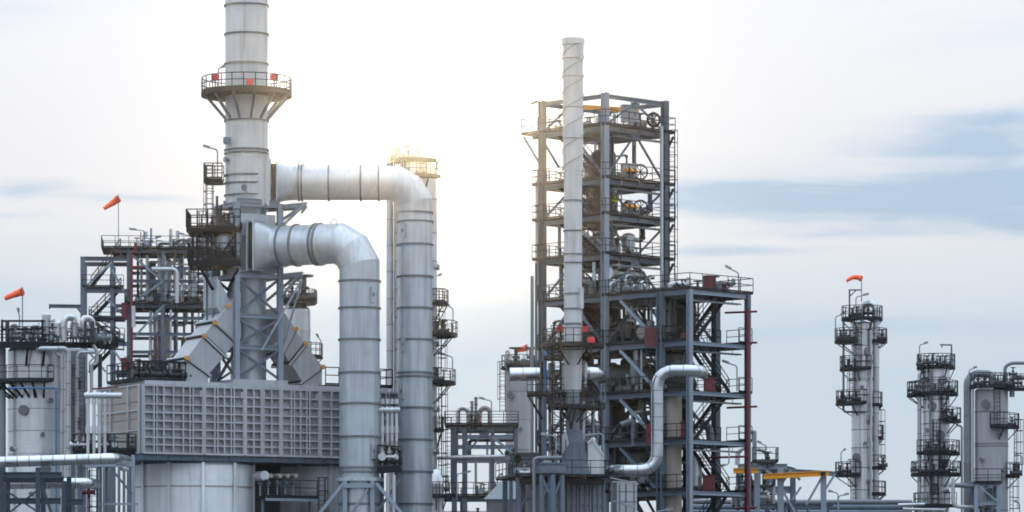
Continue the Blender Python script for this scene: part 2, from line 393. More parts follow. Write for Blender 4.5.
def valve(label, p, d, group, m='dequip', wheel_m='dequip', s=1.0, body_m=None):
    p = V(p); d = V(d).normalized()
    t = thing('valve', label, 'valve', p - V((0, 0, .35 * s)), group)
    MB().tube(p - d * .35 * s, p + d * .35 * s, .13 * s).tube(p - d * .36 * s, p - d * .28 * s, .2 * s).tube(p + d * .28 * s, p + d * .36 * s, .2 * s).build('body', body_m or m, t)
    MB().tube(p - V((0, 0, .35 * s)), p, .07 * s).build('foot', m, t)
    MB().tube(p, p + V((0, 0, .55 * s)), .07 * s).tube(p + V((0, 0, .2 * s)), p + V((0, 0, .28 * s)), .15 * s).build('bonnet', m, t)
    c = p + V((0, 0, .58 * s)); mb = MB()
    pts = [c + V((math.cos(a), math.sin(a), 0)) * .24 * s for a in [2 * math.pi * i / 12 for i in range(13)]]
    mb.sweep(pts, .03 * s, 6, False); mb.bar(pts[0], pts[6], .03 * s); mb.bar(pts[3], pts[9], .03 * s); mb.build('handwheel', wheel_m, t)
    return t
def cabinet(label, p, wd, dp, ht, m='cab', group=None, rot=0, legs=.35, name='control_cabinet'):
    c, s = math.cos(rot), math.sin(rot); e1 = V((c, s, 0)); e2 = V((-s, c, 0)); p = V(p)
    t = thing(name, label, 'cabinet', p, group)
    def bx(a0, a1, b0, b1, z0, z1): return [p + e1 * a + e2 * b + V((0, 0, z0)) for a, b in ((a0, b0), (a1, b0), (a1, b1), (a0, b1))], (0, 0, z1 - z0)
    MB().prism(*bx(-wd / 2, wd / 2, 0, dp, legs, legs + ht)).build('housing', m, t, False)
    MB().prism(*bx(-wd / 2 + .08, wd / 2 - .08, -.04, 0.0, legs + .08, legs + ht - .08)).build('door', m, t, False)
    MB().prism(*bx(wd / 2 - .2, wd / 2 - .14, -.08, -.04, legs + ht * .4, legs + ht * .55)).build('handle', 'dark', t, False)
    MB().prism(*bx(-wd / 2 - .06, wd / 2 + .06, -.1, dp + .05, legs + ht, legs + ht + .05)).build('rain_hood', m, t, False)
    if legs:
        for a in (-wd / 2 + .06, wd / 2 - .06):
            MB().prism(*bx(a - .04, a + .04, .05, .15, 0, legs)).build('leg', 'steel', t, False)
    return t

ORD = 'first second third fourth fifth sixth seventh eighth ninth tenth eleventh twelfth thirteenth fourteenth fifteenth sixteenth seventeenth eighteenth nineteenth twentieth'.split()
def ordn(i): return ORD[i] if i < 20 else 'number %d' % (i + 1)
def valves(pts, Y, what, s=1.6, m='dequip', d=(1, 0, 0), body=None):
    rows = []
    for p in sorted(pts, key=lambda q: q[1]):
        for r in rows:
            if abs(r[0][1] - p[1]) < 6 : r.append(p); break
        else: rows.append([p])
    for k, r in enumerate(rows):
        lv = ('on %s, ' % what) if len(rows) == 1 else 'in row %s of %s, ' % ('one two three four five six seven eight nine'.split()[k], what)
        for i, p in enumerate(sorted(r)):
            valve('small valve %s%s from left' % (lv, ordn(i)), at(p[0], p[1], Y if len(p) < 3 else Y + p[2]), d, 'hand valves on ' + what, m, s=s * (.85 + .3 * ((i * 7 + k * 3) % 5) / 4))
class Frame:
    """steel frame: local axes e1 (right), e2 (back/left), metres"""
    def __init__(s, name, label, px, Y, rot, cat='steel frame', group=None):
        s.o = V((xx(px, Y), Y, 0)); s.rot = R(rot)
        s.e1 = V((math.cos(s.rot), math.sin(s.rot), 0)); s.e2 = V((-math.sin(s.rot), math.cos(s.rot), 0))
        s.root = thing(name, label, cat, s.o, group)
    def P(s, a, b, z): return s.o + s.e1 * a + s.e2 * b + V((0, 0, z))
    def z(s, py, a=0, b=0): return zz(py, s.P(a, b, 0).y)
    def col(s, a, b, z0, z1, w=.42, m='steel'): return MB().hbar(s.P(a, b, z0), s.P(a, b, z1), w, w, side=s.e1).build('column', m, s.root, False)
    def beam(s, a0, b0, a1, b1, z, w=.22, h=.4, m='steel', z1=None):
        p, q = s.P(a0, b0, z), s.P(a1, b1, z if z1 is None else z1); d = (q - p).normalized() * .22
        return MB().hbar(p + d, q - d, w, h).build('beam', m, s.root, False)
    def brace(s, a0, b0, z0, a1, b1, z1, w=.18, m='steel'): return MB().bar(s.P(a0, b0, z0), s.P(a1, b1, z1), w).build('brace', m, s.root, False)
    def vee(s, a0, b0, a1, b1, z0, z1, inv=True, w=.16, m='steel'):
        am, bm = (a0 + a1) / 2, (b0 + b1) / 2
        ax = (s.P(a1, b1, 0) - s.P(a0, b0, 0)).normalized(); nn = V((-ax.y, ax.x, 0)); c = s.P(am, bm, z1 - .42 if inv else z0 + .2)
        MB().prism([c - ax * .5 + V((0, 0, .22)) - nn * .02, c - ax * .3 - V((0, 0, .25)) - nn * .02, c + ax * .3 - V((0, 0, .25)) - nn * .02, c + ax * .5 + V((0, 0, .22)) - nn * .02], nn * .04).build('gusset', m, s.root, False)
        if inv: s.brace(a0, b0, z0, am, bm, z1 - .2, w, m); s.brace(a1, b1, z0, am, bm, z1 - .2, w, m)
        else: s.brace(a0, b0, z1 - .2, am, bm, z0, w, m); s.brace(a1, b1, z1 - .2, am, bm, z0, w, m)
    def deck(s, a0, a1, b0, b1, z, rails='fblr', m='dark', h=1.1, th=.1, joists=True):
        d = MB().prism([s.P(a0, b0, z + .2), s.P(a1, b0, z + .2), s.P(a1, b1, z + .2), s.P(a0, b1, z + .2)], (0, 0, th)).build('platform_deck', m, s.root, False)
        zt = z + .2 + th; c = {'f': ((a0, b0), (a1, b0)), 'r': ((a1, b0), (a1, b1)), 'b': ((a1, b1), (a0, b1)), 'l': ((a0, b1), (a0, b0))}
        for k in rails: (p, q) = c[k]; railing(d, [s.P(*p, zt), s.P(*q, zt)], h)
        if joists:
            n = max(2, int((a1 - a0) / 1.6))
            for i in range(1, n):
                a = a0 + (a1 - a0) * i / n; MB().bar(s.P(a, b0 + .1, z + .08), s.P(a, b1 - .1, z + .08), .12, .24).build('joist', 'steel', s.root, False)
        return d
    def stair(s, a0, b0, z0, a1, b1, z1, wd=.9, m='dark'):
        p, q = s.P(a0, b0, z0), s.P(a1, b1, z1); h = V((q.x - p.x, q.y - p.y, 0)).normalized(); sd = V((-h.y, h.x, 0)) * wd / 2
        mb = MB()
        for e in (-1, 1): mb.bar(p + sd * e, q + sd * e, .08, .28)
        st = mb.build('stair', m, s.root, False)
        mb = MB(); n = int((z1 - z0) / .24)
        for i in range(n):
            c = p.lerp(q, (i + .5) / n); mb.prism([c - sd - h * .13, c + sd - h * .13, c + sd + h * .13, c - sd + h * .13], (0, 0, .04))
        mb.build('treads', m, st, False)
        mb = MB()
        for e in (-1, 1):
            for hh in (1.0, .55): mb.bar(p + sd * e + V((0, 0, hh)), q + sd * e + V((0, 0, hh)), .05)
            for i in range(5): c = p.lerp(q, i / 4) + sd * e; mb.bar(c, c + V((0, 0, 1.0)), .05)
        mb.build('handrail', 'rail', st, False)
    def clutter(s, a0, a1, b0, b1, z0, z1, seed, tag_txt, nv=4, nh=4, nval=3, nves=1, nex=0, big=0, mats=('equip', 'dequip', 'shell', 'alu', 'steel')):
        rg = random.Random(seed); U = rg.uniform; g = 'process equipment on ' + tag_txt; job = []
        def X(p): return p.x / p.y
        for i in range(nv):
            a, b = U(a0, a1), U(b0, b1); r = U(.05, .17); m = rg.choice(mats); k = U(.0, .3) if rg.random() < .4 else 0
            pts = [s.P(a, b, z0), s.P(a, b, z1)]
            job.append((X(pts[0]), 'upright process pipe', lambda L, pts=pts, r=r, m=m: pipe_thing('standpipe', L, pts, r, m, g)))
        for i in range(nh):
            a, b = U(a0, a1), U(b0, b1); z = U(z0 + .5, z1 - .4); r = U(.06, .19); Ln = U(1.5, 4.0); m = rg.choice(mats)
            q = (min(a + Ln, a1), b) if rg.random() < .5 else (a, min(b + Ln, b1)); ze = z1 if rg.random() < .5 else z0 + .05
            if abs(q[0] - a) + abs(q[1] - b) < .6: continue
            pts = [s.P(a, b, z0 + .05), s.P(a, b, z), s.P(*q, z), s.P(*q, ze)]
            job.append((X(pts[0]), 'bent process pipe', lambda L, pts=pts, r=r, m=m: pipe_thing('process_pipe', L, pts, r, m, g, flanges=(.2, .8))))
        for i in range(nval):
            p = s.P(U(a0, a1), U(b0, b1), z0 + .35); dd = s.e1 if rg.random() < .5 else s.e2; m = rg.choice(('dequip', 'equip', 'shell')); sc = U(.8, 1.5)
            job.append((X(p), 'hand valve', lambda L, p=p, dd=dd, m=m, sc=sc: valve(L, p, dd, g, m=m, s=sc)))
        for i in range(nves):
            p = s.P(U(a0 + .4, a1 - .4), U(b0 + .4, b1 - .4), 0); r = U(.3, .55); zt = z0 + (z1 - z0) * U(.5, .85); m = rg.choice(mats)
            job.append((X(p), 'upright drum', lambda L, p=p, r=r, zt=zt, m=m: vessel_v(L, (p.x, p.y), r, z0, zt, m, g)))
        for i in range(big):
            p = s.P(U(a0 + .9, a1 - .9), U(b0 + .9, b1 - .4), 0); r = U(.6, .95); zt = z1; m = rg.choice(('dequip', 'dequip', 'equip'))
            job.append((X(p), 'thick dark vessel', lambda L, p=p, r=r, zt=zt, m=m: vessel_v(L, (p.x, p.y), r, z0, zt, m, g)))
        for i in range(nex):
            a, b = U(a0, max(a0 + .1, a1 - 3)), U(b0, b1); r = U(.35, .6); z = z0 + r + .35; m = rg.choice(mats); p, q = s.P(a, b, z), s.P(min(a + U(2.2, 3.4), a1), b, z)
            job.append((X(p), 'level exchanger shell', lambda L, p=p, q=q, r=r, m=m: exchanger(L, p, q, r, m, g)))
        cnt = {}; tot = {}
        for j in job: tot[j[1]] = tot.get(j[1], 0) + 1
        for x, kind, fn in sorted(job, key=lambda j: j[0]):
            i = cnt.get(kind, 0); cnt[kind] = i + 1
            fn('%s on %s%s' % (kind, tag_txt, ', %s from left' % ordn(i) if tot[kind] > 1 else ''))

# ------------------------------------------------------------------ ground
g = MB().prism([(-2500, -500, -.3), (2500, -500, -.3), (2500, 4500, -.3), (-2500, 4500, -.3)], (0, 0, .3)).build('ground', 'ground', None, False)
g['kind'] = 'structure'

# ================================================================== LEFT FURNACE UNIT
U0Y, PHI = 280.0, R(28)
cu, su = math.cos(PHI), math.sin(PHI); E1 = V((cu, su, 0)); E2 = V((-su, cu, 0)); UO = V((xx(141, U0Y), U0Y, 0))
def F(u, v, z): return UO + E1 * u + E2 * v + V((0, 0, z))
def u_of(px, v):
    k = (px - 512) / FPX; return (k * (U0Y + v * cu) - UO.x + v * su) / (cu - k * su)
def fz(py, u, v): return zz(py, F(u, v, 0).y)
BL, BW = 20.0, 8.0
bz0, bz1 = zz(453.5, U0Y), zz(384, U0Y)
cas = thing('furnace_casing', 'long grey furnace box with ribbed panel front below the tall stack', 'furnace', F(0, 0, bz0))
MB().prism([F(.06, .1, bz0 + .02), F(BL - .05, .1, bz0 + .02), F(BL - .05, BW - .1, bz0 + .02), F(.06, BW - .1, bz0 + .02)], (0, 0, bz1 - bz0 - .05)).build('core_box', 'panel', cas, False)
edges = [u_of(p, 0) for p in (141, 202, 243, 260.5, 279, 318, 341)] + [BL]
rh = bz1 - bz0
for i, (a, b) in enumerate(zip(edges, edges[1:])):
    pan = MB().prism([F(a + .02, -.02, bz0), F(b - .02, -.02, bz0), F(b - .02, .1, bz0), F(a + .02, .1, bz0)], (0, 0, rh)).build('wall_panel', 'panel', cas, False)
    n = max(2, round((b - a) / .80)); us = []
    for j in range(n + 1):
        uu = a + .1 + (b - a - .2) * j / n; us.append((uu, .095))
        if j in (1, n - 1) and n > 2: us.append((uu + (.22 if j == 1 else -.22), .08))
    us.append((a + .03, .07)); us.append((b - .03, .07))
    for (uu, ww) in us:
        MB().prism([F(uu - ww / 2, -.38, bz0 + .03), F(uu + ww / 2, -.38, bz0 + .03), F(uu + ww / 2, -.02, bz0 + .03), F(uu - ww / 2, -.02, bz0 + .03)], (0, 0, rh - .06)).build('rib', 'rib', pan, False)
    for j, f in enumerate((.01, .13, .235, .355, .475, .595, .715, .85, .985)):
        z = bz0 + rh * f; hh = .10 if j not in (0, 8) else .14
        MB().prism([F(a + .04, -.36, z - hh / 2), F(b - .04, -.36, z - hh / 2), F(b - .04, -.021, z - hh / 2), F(a + .04, -.021, z - hh / 2)], (0, 0, hh)).build('rib', 'rib', pan, False)
    if i in (0, 1, 4, 5):
        MB().prism([F(b - .35, -.41, bz1 - .8), F(b - .1, -.41, bz1 - .8), F(b - .1, -.38, bz1 - .8), F(b - .35, -.38, bz1 - .8)], (0, 0, .45)).build('name_plate', 'panel', pan, False)
# end wall (left) with flat sheets
for j in range(4):
    z0 = bz0 + rh * j / 4; v1 = BW - .05
    MB().prism([F(-.04 - .01 * (j % 2), .12, z0 + .02), F(.06, .12, z0 + .02), F(.06, v1, z0 + .02), F(-.04 - .01 * (j % 2), v1, z0 + .02)], (0, 0, rh / 4 - .04)).build('end_sheet', 'beige', cas, False)
for f in (.0, .33, .62, .98):
    MB().prism([F(-.14, .0, bz0 + rh * f), F(-.05, .0, bz0 + rh * f), F(-.05, BW, bz0 + rh * f), F(-.14, BW, bz0 + rh * f)], (0, 0, .1)).build('end_rib', 'rib', cas, False)
for vv in (0.02, 2.0, 5.2):
    MB().prism([F(-.17, vv, bz0), F(-.04, vv, bz0), F(-.04, vv + .18, bz0), F(-.17, vv + .18, bz0)], (0, 0, rh)).build('corner_post', 'rib', cas, False)
# roof kerb and low hip roof
MB().prism([F(.5, .5, bz1 - .03), F(BL - .5, .5, bz1 - .03), F(BL - .5, BW - .5, bz1 - .03), F(.5, BW - .5, bz1 - .03)], (0, 0, .35)).build('roof', 'panel', cas, False)
# bottom girder
gir = MB().prism([F(-.1, -.12, bz0 - .42), F(BL, -.12, bz0 - .42), F(BL, BW, bz0 - .42), F(-.1, BW, bz0 - .42)], (0, 0, .38)).build('base_girder', 'steel', cas, False)
for i in range(22):
    uu = .2 + i * .93; MB().prism([F(uu, -.2, bz0 - .4), F(uu + .08, -.2, bz0 - .4), F(uu + .08, -.12, bz0 - .4), F(uu, -.12, bz0 - .4)], (0, 0, .34)).build('web_stiffener', 'steel', gir, False)

# radiant drums under the box
def drum(px, rpx, v, label, m, seam_z):
    u = u_of(px, v); c = F(u, v, 0); r = mtr(rpx, c.y); zt = bz0 - .46
    t = thing('furnace_drum', label, 'furnace drum', (c.x, c.y, 0))
    zs = [zt - seam_z, zt - seam_z - 4, zt - seam_z - 8]
    shell(t, c, r, 0, zt, sorted(zs), m, 'shell_course', 72, .05, 'beige', .08)
    for k in range(11):
        a = -84 + 32 * k
        p = polar(c, r + .10, a, 0); q = polar(c, r + .10, a, zt - .02)
        nrm = V((math.sin(R(a)), -math.cos(R(a)), 0))
        MB().hbar(p, q, .22, .16, side=V((math.cos(R(a)), math.sin(R(a)), 0))).build('buckstay', m, t, False)
    MB().sector(c, r - .3, r + .14, 0, 360, zt - .12, zt - .01).build('top_ring', 'steel', t, False)
    return t, c, r, zt
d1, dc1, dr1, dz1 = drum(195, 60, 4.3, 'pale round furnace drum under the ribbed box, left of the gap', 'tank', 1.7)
rg = random.Random(3)
for k in range(13):     # pale round wear patches are slightly raised inspection plates
    a = -62 + k * 9.2 + rg.uniform(-1, 1); z = dz1 - 1.15
    n = V((math.sin(R(a)), -math.cos(R(a)), 0)); p = polar(dc1, dr1 - .02, a, z)
    MB().sweep([p, p + n * .035], rg.uniform(.26, .36), 16).build('inspection_plate', 'tank', d1)
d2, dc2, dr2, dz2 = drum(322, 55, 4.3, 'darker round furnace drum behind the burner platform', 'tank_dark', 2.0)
wb = thing('gap_fill_box', 'dark square box added to darken the gap between the two furnace drums', 'duct', F(u_of(262, 6), 6, 0))
MB().prism([F(u_of(250, 4), 3.2, 0), F(u_of(275, 4), 3.2, 0), F(u_of(275, 4), 7.5, 0), F(u_of(250, 4), 7.5, 0)], (0, 0, bz0 - .5)).build('casing', 'dequip', wb, False)  # added box, blocks the bright sky between the drums
for k_ in range(5): MB().prism([F(u_of(249.5, 4), 3.1, 3 + k_ * 2.6), F(u_of(275.5, 4), 3.1, 3 + k_ * 2.6), F(u_of(275.5, 4), 7.6, 3 + k_ * 2.6), F(u_of(249.5, 4), 7.6, 3 + k_ * 2.6)], (0, 0, .14)).build('stiffener', 'dequip', wb, False)
# burner platform in the gap
bp = thing('burner_platform', 'small dark platform with ladder in front of the right furnace drum', 'platform', F(u_of(262, 1), .3, 0))
a0, a1 = u_of(259, .2), u_of(311, .2); zb = fz(497, a0, .2)
bd = MB().prism([F(a0, -.9, zb - .12), F(a1, -.9, zb - .12), F(a1, .9, zb - .12), F(a0, .9, zb - .12)], (0, 0, .12)).build('platform_deck', 'dark', bp, False)
railing(bd, [F(a0, -.85, zb), F(a1, -.85, zb)], 1.2)
MB().bar(F(a0, -.92, zb - .2), F(a1, -.92, zb - .2), .12, .18).build('edge_beam', 'steel_l', bp, False)
for uu in (a0 + .2, a1 - .2): MB().bar(F(uu, 0, 0), F(uu, 0, zb - .15), .2).build('post', 'steel', bp, False)
ladder(bp, F(a1 + .3, -.9, 6), F(a1 + .3, -.9, zb + 1.4), -E2)
burn_g = 'burner heads on the right furnace drum'
for i, px in enumerate((262, 270, 279, 287, 295)):
    uu = u_of(px, -.3); z = fz(476, uu, 0); t = thing('burner', 'burner head over the small dark platform, number %s from the gap' % ('one two three four five'.split()[i]), 'burner', F(uu, -.3, z - .9), burn_g)
    MB().sweep([F(uu, -.5 + (0 if i else -.3), z), F(uu, .5, z)], .34 if i == 0 else .16, 16).build('head', 'white' if i == 0 else 'beige', t)
    MB().tube(F(uu, 0, z - 1.4), F(uu, 0, z), .06).build('stem', 'steel_l', t)
    MB().tube(F(uu, -.2, z - .5), F(uu, .2, z - .5), .14).build('flange', 'steel', t)

# steel support tower of the stack
TV, TS = 3.2, 3.4
TU = u_of(248.5, TV); TC = F(TU, TV, 0); tY = TC.y
tw = thing('stack_support_tower', 'grey braced steel tower carrying the tall stack above the furnace box', 'steel tower', F(TU, TV, bz1))
tz0, tz1 = bz1 + .1, zz(205, tY)
tc4 = [(TU + i * TS / 2, TV + j * TS / 2) for i, j in ((-1, -1), (1, -1), (1, 1), (-1, 1))]
for (a, b) in tc4: MB().hbar(F(a, b, tz0), F(a, b, tz1), .38, .38, side=E1).build('column', 'steel_l', tw, False)
lv = [zz(p, tY) for p in (382, 349, 318, 278, 240, 207)]
for k in range(4):
    (a, b), (c, d) = tc4[k], tc4[(k + 1) % 4]
    for z in lv[1:]: MB().hbar(F(a, b, z), F(c, d, z), .2, .32).build('beam', 'steel_l', tw, False)
    if k in (0, 3, 2):
        for z0, z1 in zip(lv[:3], lv[1:4]):
            MB().bar(F(a, b, z0 + .1), F(c, d, z1 - .1), .17).build('brace', 'steel', tw, False); MB().bar(F(c, d, z0 + .1), F(a, b, z1 - .1), .15).build('brace', 'steel', tw, False)
MB().prism([F(TU - 2.2, TV - 2.2, bz1 + .02), F(TU + 2.1, TV - 2.2, bz1 + .02), F(TU + 2.1, TV + 2.2, bz1 + .02), F(TU - 2.2, TV + 2.2, bz1 + .02)], (0, 0, .62)).build('plinth', 'panel', tw, False)
# brackets that carry the ducts
for (py, pxe, zd) in ((208, 308, 1.5), (277, 304, 1.6)):
    for b in (TV - TS / 2, TV + .6):
        z = zz(py, tY); p = F(TU - TS / 2, b, z); q = V((xx(pxe, tY), p.y - .2, z)) if b < TV else V((xx(pxe - 8, tY), p.y + .3, z))
        c = F(TU + TS / 2, b, z)
        MB().hbar(c, q, .2, .3).build('bracket_beam', 'steel_l', tw, False); MB().bar(q - V((.2, 0, .1)), c - V((0, 0, zd)), .16).build('bracket_brace', 'steel_l', tw, False)
        MB().hbar(p + V((0, -.03, .33)), c + V((0, -.03, .33)), .2, .3).build('beam', 'steel_l', tw, False)
    MB().hbar(V((xx(pxe, tY), tY - 2.2, z)), V((xx(pxe - 8, tY), tY + 2.2, z)), .2, .3).build('bracket_beam', 'steel_l', tw, False)
MB().bar(at(301, 281, tY - 2), at(262, 350, tY - 1.9), .13).build('strut', 'steel_l', tw, False)
MB().bar(at(302, 281, tY - 1), at(283, 345, tY - .6), .13).build('strut', 'steel_l', tw, False)

# the stack
st = thing('exhaust_stack', 'tall pale grey round exhaust stack with ring platform, cut by the top edge', 'chimney', (TC.x, TC.y, bz1))
sc_ = V((xx(246.6, tY), tY, 0)); sr = mtr(21.2, tY)
shell(st, sc_, sr, zz(205, tY), zz(-70, tY), sorted(zz(p, tY) for p in (196, 184, 176, 154, 150.5, 121.5, 64.5, 35, 6, -24, -50)), 'stack', ring_t=.11, ring_w=.1, n=56, ring_m='flange')
MB().lathe(TC, [(sr, zz(205, tY)), (1.28, zz(214, tY)), (1.28, bz1 + .66)], 40).build('lower_shell', 'duct', st)
zpl = zz(93, tY); rp = mtr(45.5, tY)
deck = MB().sector(sc_, sr + .02, rp, 0, 360, zpl - .28, zpl).build('ring_platform', 'dark', st, False)
railing(deck, [polar(sc_, rp - .05, i * 15, zpl) for i in range(25)], 1.05, 'rail', .06, 1.2)
for k in range(12):
    a = 15 + 30 * k; MB().bar(polar(sc_, rp - .3, a, zpl - .26), polar(sc_, sr - .02, a, zz(120, tY)), .15).build('bracket', 'equip', st, False)
MB().prism([V((xx(224, tY) + .05, tY - sr - .02, zz(145, tY))), V((xx(232, tY), tY - sr + .3, zz(145, tY))), V((xx(232, tY), tY - sr + .6, zz(145, tY))), V((xx(224, tY), tY - sr + .6, zz(145, tY)))], (0, 0, .4)).build('sample_port', 'steel_l', st, False)
for px, py in ((229, 143), (229, 161), (246, 190)):
    a = math.degrees(math.asin((px - 246.6) / 21.2)); n = V((math.sin(R(a)), -math.cos(R(a)), 0)); p = polar(sc_, sr - .05, a, zz(py, tY))
    MB().tube(p, p + n * .3, .13).tube(p + n * .26, p + n * .34, .22).build('nozzle', 'equip', st)
for i, (a, lab) in enumerate(((-46, 'left'), (8, 'front'), (46, 'right'))):
    p = polar(sc_, rp - .35 if i != 1 else rp - .15, a, zpl + .5); t = thing('warning_light', 'red aviation warning light on the stack ring platform, %s one' % lab, 'warning light', p, 'red lights on the stack ring platform')
    n = V((math.sin(R(a)), -math.cos(R(a)), 0)); sd = V((-n.y, n.x, 0))
    if i == 1: p = p - V((0, 0, .45))
    MB().prism([p + sd * .26 * x + n * .15 * y + V((0, 0, .12)) for x, y in ((-1, -1), (1, -1), (1, 1), (-1, 1))], (0, 0, .42)).build('housing', 'bred', t, False)
    MB().bar(p - V((0, 0, .45)), p + V((0, 0, .15)), .08).build('post', 'rail', t, False)
lamp(218.5, 92, 68, 225, 66.5, tY - .5, 'short curved lamp arm on the stack ring platform')
# breeching to the upper duct
MB().box(sc_.x + .5, xx(269.5, tY), tY - 1.35, tY + 1.35, zz(206, tY), zz(160, tY)).build('breeching', 'stack', st, False)
for px in (264, 269.2): MB().box(xx(px, tY) - .08, xx(px, tY) + .08, tY - 1.5, tY + 1.5, zz(207.5, tY), zz(158, tY)).build('breeching_flange', 'stack', st, False)
# breeching to lower duct
MB().prism([F(TU - 1.45, TV - 1.45, zz(278, tY)), F(TU + 1.45, TV - 1.45, zz(278, tY)), F(TU + 1.45, TV + 1.45, zz(278, tY)), F(TU - 1.45, TV + 1.45, zz(278, tY))], (0, 0, zz(216, tY) - zz(278, tY))).build('lower_breeching', 'duct', st, False)

# ---- ducts with mitred elbows
def duct(name, label, start, corner, rr, horiz_fl, vert_fl, sq_w, sq_h, m, elbow=((.0, 0), (.35, .0)), zbot=0, bend=2.1):
    """round duct: start -> corner (level run), then straight down"""
    start = V(start); corner = V(corner); d = (corner - start); L = d.length; d = d / L; s = d.cross(V((0, 0, 1))).normalized(); dn = V((0, 0, -1))
    t = thing(name, label, 'duct', (corner.x, corner.y, zbot))
    # black joint, square flange, square-to-round transition
    def sq(p, k=1.0): return [p + s * sq_w * a * k + V((0, 0, sq_h * b * k)) for a, b in ((-1, -1), (1, -1), (1, 1), (-1, 1))]
    MB().prism(sq(start - d * .1, .94), d * .45).build('expansion_joint', 'joint', t, False)
    MB().prism(sq(start - d * .16, 1.05), d * .1).build('square_flange', m, t, False)
    MB().prism(sq(start + d * .34, 1.05), d * .1).build('square_flange', m, t, False)
    mb = MB(); n = 32; p0 = start + d * .42; p1 = start + d * 1.5; vs = []; fs = []
    for j in range(n):
        a = 2 * math.pi * (j + .5) / n; ca, sa = math.cos(a), math.sin(a); k = 1 / max(abs(ca), abs(sa))
        vs.append(p0 + s * sq_w * .97 * ca * k + V((0, 0, sq_h * .97 * sa * k)))
    for j in range(n):
        a = 2 * math.pi * (j + .5) / n; vs.append(p1 + s * rr * math.cos(a) + V((0, 0, rr * math.sin(a))))
    fs = [[j, (j + 1) % n, n + (j + 1) % n, n + j] for j in range(n)]
    mb.add(vs, fs).build('transition', m, t)
    # mitre path
    c0 = corner - d * bend; c3 = corner + dn * bend
    tt = bend * math.tan(R(15)) * 1.0
    mid = [c0]
    cen = c0 + dn * bend
    k = 3
    path = [p1, c0]
    # elbow nodes on arc tangent polygon
    nodes = []
    for i in range(k):
        a = R(90 * (i + .5) / k); rad = bend / math.cos(R(45 / k))
        nodes.append(cen + (-dn) * rad * math.cos(a) + d * rad * math.sin(a))
    poly = [p1, *nodes, V((corner.x, corner.y, zbot))]
    # plane cut rings along polygon
    def ringpts(P, nrm, axis):
        out = []
        for j in range(40):
            a = 2 * math.pi * j / 40; u = axis.cross(s).normalized(); q = P + s * rr * math.cos(a) + u * rr * math.sin(a)
            den = axis.dot(nrm); out.append(q + axis * ((P - q).dot(nrm) / den))
        return out
    dirs = [(b - a).normalized() for a, b in zip(poly, poly[1:])]
    fl = []
    for i in range(len(poly) - 1):
        n0 = dirs[0] if i == 0 else (dirs[i - 1] + dirs[i]).normalized(); n1 = dirs[i] if i == len(poly) - 2 else (dirs[i] + dirs[i + 1]).normalized()
        A = ringpts(poly[i], n0, dirs[i]); B = ringpts(poly[i + 1], n1, dirs[i]); 
        if i == 0: cuts = [f for f in horiz_fl]
        elif i == len(poly) - 2: cuts = vert_fl
        else: cuts = []
        fr = []
        for cval in cuts:
            if i == 0: P = V((0, 0, 0)); f = (cval - p1.x) / (poly[1].x - p1.x)
            else: f = (poly[i].z - cval) / (poly[i].z - poly[i + 1].z)
            if 0.01 < f < .99: fr.append(f)
        fr = [0] + sorted(fr) + [1]
        for f0, f1 in zip(fr, fr[1:]):
            X = [a.lerp(b, f0) if f0 > 0 else a for a, b in zip(A, B)] if f0 == 0 else None
            def cutr(f):
                if f == 0: return A
                if f == 1: return B
                P = poly[i].lerp(poly[i + 1], f); return ringpts(P, dirs[i], dirs[i])
            a_, b_ = cutr(f0), cutr(f1)
            MB().add(a_ + b_, [[j, (j + 1) % 40, 40 + (j + 1) % 40, 40 + j] for j in range(40)]).build('duct_section' if i in (0, len(poly) - 2) else 'elbow_gore', m, t)
        for f in fr[1:-1]:
            MB().ring(poly[i].lerp(poly[i + 1], f), dirs[i], rr, .10, .13).build('flange', 'flange', t)
    return t, poly
tY1 = tY
r1 = mtr(17.2, tY1)
dk1, poly1 = duct('exhaust_duct', 'upper round grey duct bending down behind, from stack to right', (xx(272.5, tY1), tY1, zz(183, tY1)), (xx(415, tY1), tY1, zz(183, tY1)), r1,
      [xx(p, tY1) for p in (299, 302, 329, 361, 379)], [zz(p, tY1) for p in (213, 222, 245, 277, 308.5, 340, 373, 377, 408, 440, 472, 504, 540, 575, 610)], 1.32, 1.32, 'duct', bend=mtr(27, tY1))
yA, yB = tY - 1.0, tY - 4.2
zD = zz(247, yA)
r2 = mtr(20.2, yB)
dk2, poly2 = duct('exhaust_duct', 'lower wider grey duct bending down in front, standing on braced legs', (xx(259, yA), yA, zD), (xx(359.5, yB), yB, zD), r2,
      [xx(p, yA - 1.5) for p in (283, 297, 317, 321)], [zz(p, yB) for p in (281.5, 308.5, 340, 373, 404, 437, 468, 472, 504, 540, 575, 610)], 1.62, 1.72, 'duct', bend=mtr(31, yB))
for (px, py, dk, Yd, cx, rr_, pc) in ((373, 296, dk2, yB, 359.5, r2, 0), (373.5, 452, dk2, yB, 359.5, r2, 0), (404, 345, dk1, tY1, 415, r1, 0), (404, 232, dk1, tY1, 415, r1, 0), (403, 392, dk1, tY1, 415, r1, 0)):
    a = math.asin(max(-.95, min(.95, mtr(px - cx, Yd) / rr_))); n = V((math.sin(a), -math.cos(a), 0)); sd = V((math.cos(a), math.sin(a), 0)); p = V((xx(cx, Yd), Yd, zz(py, Yd))) + n * (rr_ - .1)
    hp = MB().prism([p + sd * x * .2 + V((0, 0, z * .55)) for x, z in ((-1, -1), (1, -1), (1, 1), (-1, 1))], n * .22).build('access_hatch', 'duct', dk, False)
    MB().prism([p + n * .22 + sd * x * .08 + V((0, 0, z * .12)) for x, z in ((-1, -1), (1, -1), (1, 1), (-1, 1))], n * .05).build('hatch_handle', 'equip', hp, False)
